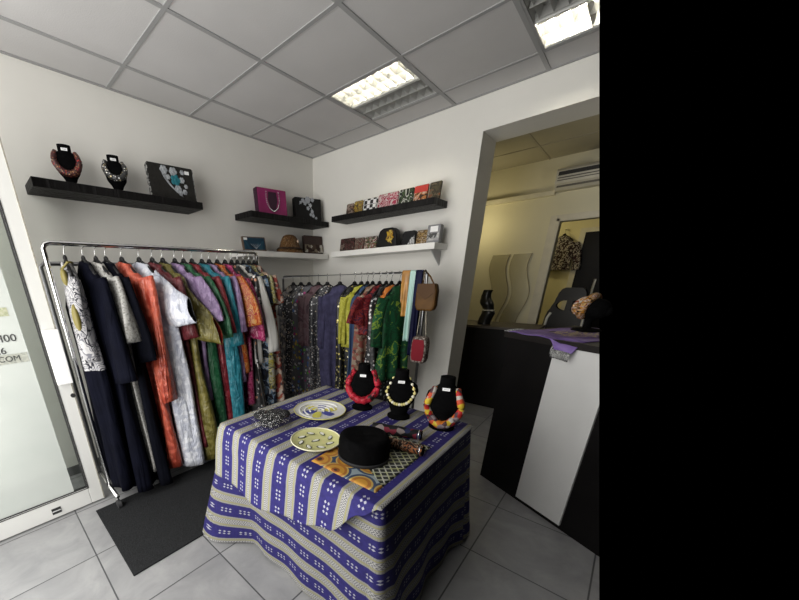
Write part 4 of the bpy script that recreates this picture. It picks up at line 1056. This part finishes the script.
# display head with printed turban
tp=cp(.185,.40,ZC+.006)
r=thing('turban_display','black display head with orange printed turban on the counter','display head',tp,radians(-20))
n=28; 
MB().loft([[(a*cos(2*pi*i/n),a*sin(2*pi*i/n),z) for i in range(n)] for z,a in ((0,.075),(.006,.078),(.012,.07),(.018,.022),(.05,.018),(.075,.022),(.085,.03))]).build('stand',M['velvet'],r,smooth=True,auto=40)
hd=MB(); hd.ball((.022,0,.135),.062,20,14,(1.15,.95,1.0)); hd.ball((.075,0,.125),.03,12,8,(1,.8,1)); hd.cyl((.0,0,.07),(.01,0,.12),.028)
hd.build('head',M['velvet'],r,smooth=True)
tm=MB(); 
tm.tube([(-.02+.045*sin(a)*.4,.062*cos(a),.148+.058*sin(a)) for a in [2*pi*i/28 for i in range(28)]],.024,n=12,closed=True)
tm.tube([(-.045+.035*cos(a),.03*sin(a)-.01,.15+.035*sin(a)) for a in [2*pi*i/20 for i in range(20)]],.022,n=12,closed=True)
tm.build('turban',prn('orange_black_print',[(.60,.26,.04),(.02,.012,.012),(.68,.42,.16),(.30,.07,.03),(.65,.60,.55)],34,'swirl'),r,smooth=True)

# ------------------------------------------------------------------ back room things
r=thing('sideboard','black low cabinet behind the counter beside the wall opening','cabinet',(1.85,1.1,0),world=True)
MB().box((1.42,.86,0),(2.25,1.28,.90)).build('carcass',M['black'],r,bevel=.003)
MB().box((1.40,.84,.90),(2.27,1.30,.925)).build('cabinet_top',plain('dark_brown_top',(.05,.038,.028),.5),r)
# wavy black vase with a white ring
r=thing('sculptural_vase','wavy black bottle vase with a white ring on the low cabinet','vase',(1.735,1.0,.926))
n=24; R=[]
for k in range(31):
    z=.37*k/30; t=k/30
    rad=interp(t,[(0,.055),(.38,.056),(.42,.045),(.46,.048),(.62,.058),(.8,.042),(.92,.038),(1,.040)])[0]
    xo=.026*sin(2*pi*t*1.0-.5)*min(1,t*3)
    R.append([(xo+1.2*rad*cos(2*pi*i/n),rad*sin(2*pi*i/n)*.9,z) for i in range(n)])
MB().loft(R).build('body',plain('glossy_black',(.008,.008,.008),.3),r,smooth=True,auto=50)
xo=.026*sin(2*pi*.43-.5)
MB().loft([[(xo+a*cos(2*pi*i/n),a*.8*sin(2*pi*i/n),z) for i in range(n)] for z,a in ((.150,.052),(.150,.062),(.162,.062),(.162,.052))]).build('ring',plain('white_ring',(.6,.58,.5),.4),r,smooth=True)
# wavy mirrors
mir=NB('tinted_mirror'); mirm=mir.fin(mir.ramp(mir.noise(mir.coord(),1.5,2),[(.3,(.60,.56,.40)),(.7,(.66,.62,.45))]),.22,.55)
def wavy(label,x0,w,z0,z1):
    def wv(t): return .042*sin(2*pi*1.55*t+2.4)
    N=48; L_=[(x0+wv(k/N),z0+(z1-z0)*k/N) for k in range(N+1)]; Rr=[(x0+w+wv(k/N),z0+(z1-z0)*k/N) for k in range(N+1)]
    m=MB(); vs=[]; fs=[]
    for y in (BY-.012,BY-.001):
        for k in range(N+1): vs+= [(L_[k][0],y,L_[k][1]),(Rr[k][0],y,Rr[k][1])]
    o_=2*(N+1)
    for k in range(N):
        a=2*k; fs+=[(a,a+1,a+3,a+2),(o_+a,o_+a+2,o_+a+3,o_+a+1),(a,a+2,o_+a+2,o_+a),(a+1,o_+a+1,o_+a+3,a+3)]
    fs+=[(0,o_,o_+1,1),(2*N,2*N+1,o_+2*N+1,o_+2*N)]
    m.add(vs,fs)
    root=thing('wavy_mirror',label,'mirror',(x0+w/2,BY,z0),world=True)
    m.build('mirror_sheet',mirm,root)
    e=MB(); e.tube([(p[0],BY-.010,p[1]) for p in Rr],.004,n=6); e.tube([(p[0],BY-.010,p[1]) for p in L_],.003,n=6); e.build('edge',plain('brown_edge',(.26,.22,.13),.5),root,smooth=True)
    return root
wavy('wavy edged mirror on the back room wall, the left of the pair',1.40,.20,.55,1.70)
wavy('wavy edged mirror on the back room wall, the right one nearer the doorway',1.645,.20,.55,1.70)
# air conditioner
r=thing('air_conditioner','wall mounted white air conditioner high in the back room','air conditioner',(2.3,BY,2.34),world=True)
pro=[(BY,2.34),(BY-.12,2.34),(BY-.19,2.40),(BY-.20,2.52),(BY-.17,2.548),(BY,2.548)]
m=MB(); vs=[(x,y,z) for x in (1.935,2.75) for y,z in pro]; m.add(vs,[tuple(range(6)),tuple(range(11,5,-1))]+[(i,(i+1)%6,6+(i+1)%6,6+i) for i in range(6)])
end_of_room(m.build('casing',plain('cream_plastic',(.62,.59,.50),.5),r))
s_=MB(); s_.box((1.955,BY-.2035,2.475),(2.73,BY-.196,2.512)); end_of_room(s_.build('intake_grille',M['gasket'],r))
s_=MB(); s_.box((1.955,BY-.2055,2.448),(2.73,BY-.190,2.456)); s_.box((1.955,BY-.2035,2.425),(2.73,BY-.185,2.431)); s_.box((1.955,BY-.170,2.366),(2.73,BY-.150,2.392)); end_of_room(s_.build('louvre',plain('dark_louvre',(.12,.11,.09),.5),r))
# racing style office chair
cc=(2.30,1.66,0)
r=thing('office_chair','black racing style office chair with two openings in the high back','chair',cc,radians(-12))
wht=plain('white_trim',(.62,.62,.60),.5); lea=plain('black_leatherette',(.012,.012,.013),.45,0,.2)
m=MB()
for k in range(5):
    a=2*pi*k/5; m.tube([(0,0,.10),(.15*cos(a),.15*sin(a),.09),(.29*cos(a),.29*sin(a),.07)],lambda t:.026-.010*t,n=8)
m.build('base',M['plastic_black'],r,smooth=True)
for k in range(5):
    a=2*pi*k/5; MB().cyl((.29*cos(a)-.012,.29*sin(a),.032),(.29*cos(a)+.012,.29*sin(a),.032),.031,n=16).build('caster',M['rubber'],r,smooth=True,auto=40)
MB().cyl((0,0,.10),(0,0,.42),.028).build('gas_lift',M['dchrome'],r,smooth=True)
MB().box((-.25,-.25,.42),(.25,.25,.52)).build('seat',lea,r,bevel=.03)
# backrest outline with two openings : built from strips so the openings are real (front faces +Y, leaning to -Y... seen from the front counter)
half=[(.50,.20),(.62,.225),(.80,.215),(.94,.21),(1.00,.20),(1.06,.175),(1.14,.15),(1.22,.135),(1.27,.115),(1.29,.08)]
def hw(z): return interp(z,[(a,b_) for a,b_ in half])[0]
hole=lambda z: (1.03<z<1.15)
m=MB(); zs=[.50+.79*k/60 for k in range(61)]
ybk=lambda z: .20+.10*(z-.5)
def strip(xa,xb,z0,z1):
    y0_,y1_=ybk(z0),ybk(z1); t=.05
    m.add([(xa(z0),y0_,z0),(xb(z0),y0_,z0),(xb(z1),y1_,z1),(xa(z1),y1_,z1),(xa(z0),y0_+t,z0),(xb(z0),y0_+t,z0),(xb(z1),y1_+t,z1),(xa(z1),y1_+t,z1)],[(0,3,2,1),(4,5,6,7),(0,1,5,4),(1,2,6,5),(2,3,7,6),(3,0,4,7)])
for z0,z1 in zip(zs,zs[1:]):
    zc=(z0+z1)/2
    if hole(zc):
        k=(zc-1.045)/.09
        a_in=.03; a_out=lambda z:.04+.09*(sin(pi*min(1,max(0,(z-1.03)/.12)))**.5)
        strip(lambda z:-a_in,lambda z:a_in,z0,z1)
        for sg in (1,-1): strip(lambda z,sg=sg: sg*min(hw(z)-.02,a_out(z)),lambda z,sg=sg: sg*hw(z),z0,z1)
    else: strip(lambda z:-hw(z),lambda z:hw(z),z0,z1)
m.build('backrest',lea,r,weld=True)
for sg in (1,-1):
    e=MB(); e.tube([(sg*(hw(z)-.03 if z<.98 else hw(z)-.045),ybk(z)-.006,z) for z in [.52+.06*k for k in range(9)]],.014,n=8); e.build('side_stripe',wht,r,smooth=True)
    e=MB(); e.tube([(sg*.27,.16,.50),(sg*.29,.12,.60),(sg*.29,.10,.69)],.018,n=8); a_=e.build('armrest',M['plastic_black'],r,smooth=True)
    MB().box((sg*.29-.04,-.10,.69),(sg*.29+.04,.16,.72)).build('arm_pad',lea,a_,bevel=.01)
# slim metal stand
r=thing('metal_stand','slim grey metal stand behind the display head','stand',(2.62,.62,0),world=True)
MB().cyl((2.62,.62,0),(2.62,.62,.02),.12,n=28).build('foot',M['dchrome'],r,smooth=True,auto=40)
MB().cyl((2.62,.62,.02),(2.62,.62,1.40),.008,n=10).build('pole',metal('satin_steel',(.5,.5,.5),.35),r,smooth=True)
MB().box((2.59,.605,1.16),(2.65,.635,1.185)).build('clamp',plain('grey_clamp',(.3,.3,.3),.5),r,bevel=.004)
# patterned shirt on the far wall
hk=place_hanger((1.87,3.80,2.09),0,'black clothes hanger carrying the dark shirt on the far yellow wall','hanger on the far wall')
garment('shirt','dark shirt with pale speckles hanging on the far yellow wall','shirt',(1.87,3.80,2.09-HD-.005),0,prn('dark_pale_speckle',[(.03,.015,.02),(.50,.45,.42),(.05,.02,.03),(.02,.012,.015),(.60,.55,.50)],70,'cells'),L=.50,ws=.17,wh=.19,d=.04,dh=.05,sleeve=dict(LONG,len=.40,out=.10,r0=.06,r1=.055,th=.035,sides=(1,-1)),seed=200)
wh_=MB(); wh_.cyl((1.87,3.80,2.092),(1.87,3.9,2.092),.006); wh_.ball((1.87,3.80,2.092),.008); tag(wh_.build('wall_hook',M['chrome'],smooth=True,loc=(1.87,3.9,2.09)),'small steel hook on the far wall above the speckled shirt','hook')

# ------------------------------------------------------------------ light
w_=bpy.data.worlds.new('world'); sc.world=w_; w_.use_nodes=True; w_.node_tree.nodes['Background'].inputs[0].default_value=(0,0,0,1)
def area(name,loc,target,sx,sy,power,col):
    l=bpy.data.lights.new(name,'AREA'); l.shape='RECTANGLE'; l.size=sx; l.size_y=sy; l.energy=power; l.color=col
    o=bpy.data.objects.new(name,l); COL.objects.link(o); o.location=loc
    o.rotation_euler=(Vector(target)-Vector(loc)).to_track_quat('-Z','Y').to_euler(); return o
area('shopfront_daylight',(1.35,-3.95,1.45),(1.0,0,1.15),2.3,2.4,75,(1.0,.985,.955))
def point(name,loc,power,col,rad=.08):
    l=bpy.data.lights.new(name,'POINT'); l.energy=power; l.color=col; l.shadow_soft_size=rad
    o=bpy.data.objects.new(name,l); COL.objects.link(o); o.location=loc; return o
point('backroom_lamp',(1.2,1.75,2.05),3.4,(1.0,.86,.50),.10)
point('backroom_right_fill',(2.9,.9,2.0),3.4,(1.0,.92,.72),.10)  # added unseen fill in place of missing bounce, brightens the opening's reveal
point('far_room_lamp',(1.5,3.0,2.2),5,(1.0,.87,.50),.12)

# ------------------------------------------------------------------ camera
fw=Vector((-0.6688963330609614,0.6532004676835783,-0.3548335449693946)); rt=Vector((0.7044750939119726,0.7093837365857166,-0.02212591976402363)); up=Vector((-0.23726048485855547,0.26477134151118886,0.9346676409500057))
cd=bpy.data.cameras.new('camera'); co=bpy.data.objects.new('camera',cd); COL.objects.link(co)
mw=Matrix((rt,up,-fw)).transposed().to_4x4(); mw.translation=EYE; co.matrix_world=mw
cd.sensor_fit='HORIZONTAL'; cd.sensor_width=36; cd.lens=317.407*36/799; cd.shift_x=(399.5-300)/799; cd.shift_y=(400-300)/799; cd.clip_start=.05
sc.camera=co
for o in list(sc.objects):
    for k in ('_w','_lean'):
        if k in o: del o[k]
sc.view_settings.view_transform='Standard'; sc.view_settings.look='None'; sc.view_settings.gamma=1; sc.view_settings.use_curve_mapping=False
sc.view_settings.exposure=.5
sc.cycles.use_denoising=True; sc.cycles.max_bounces=8; sc.cycles.sample_clamp_indirect=6
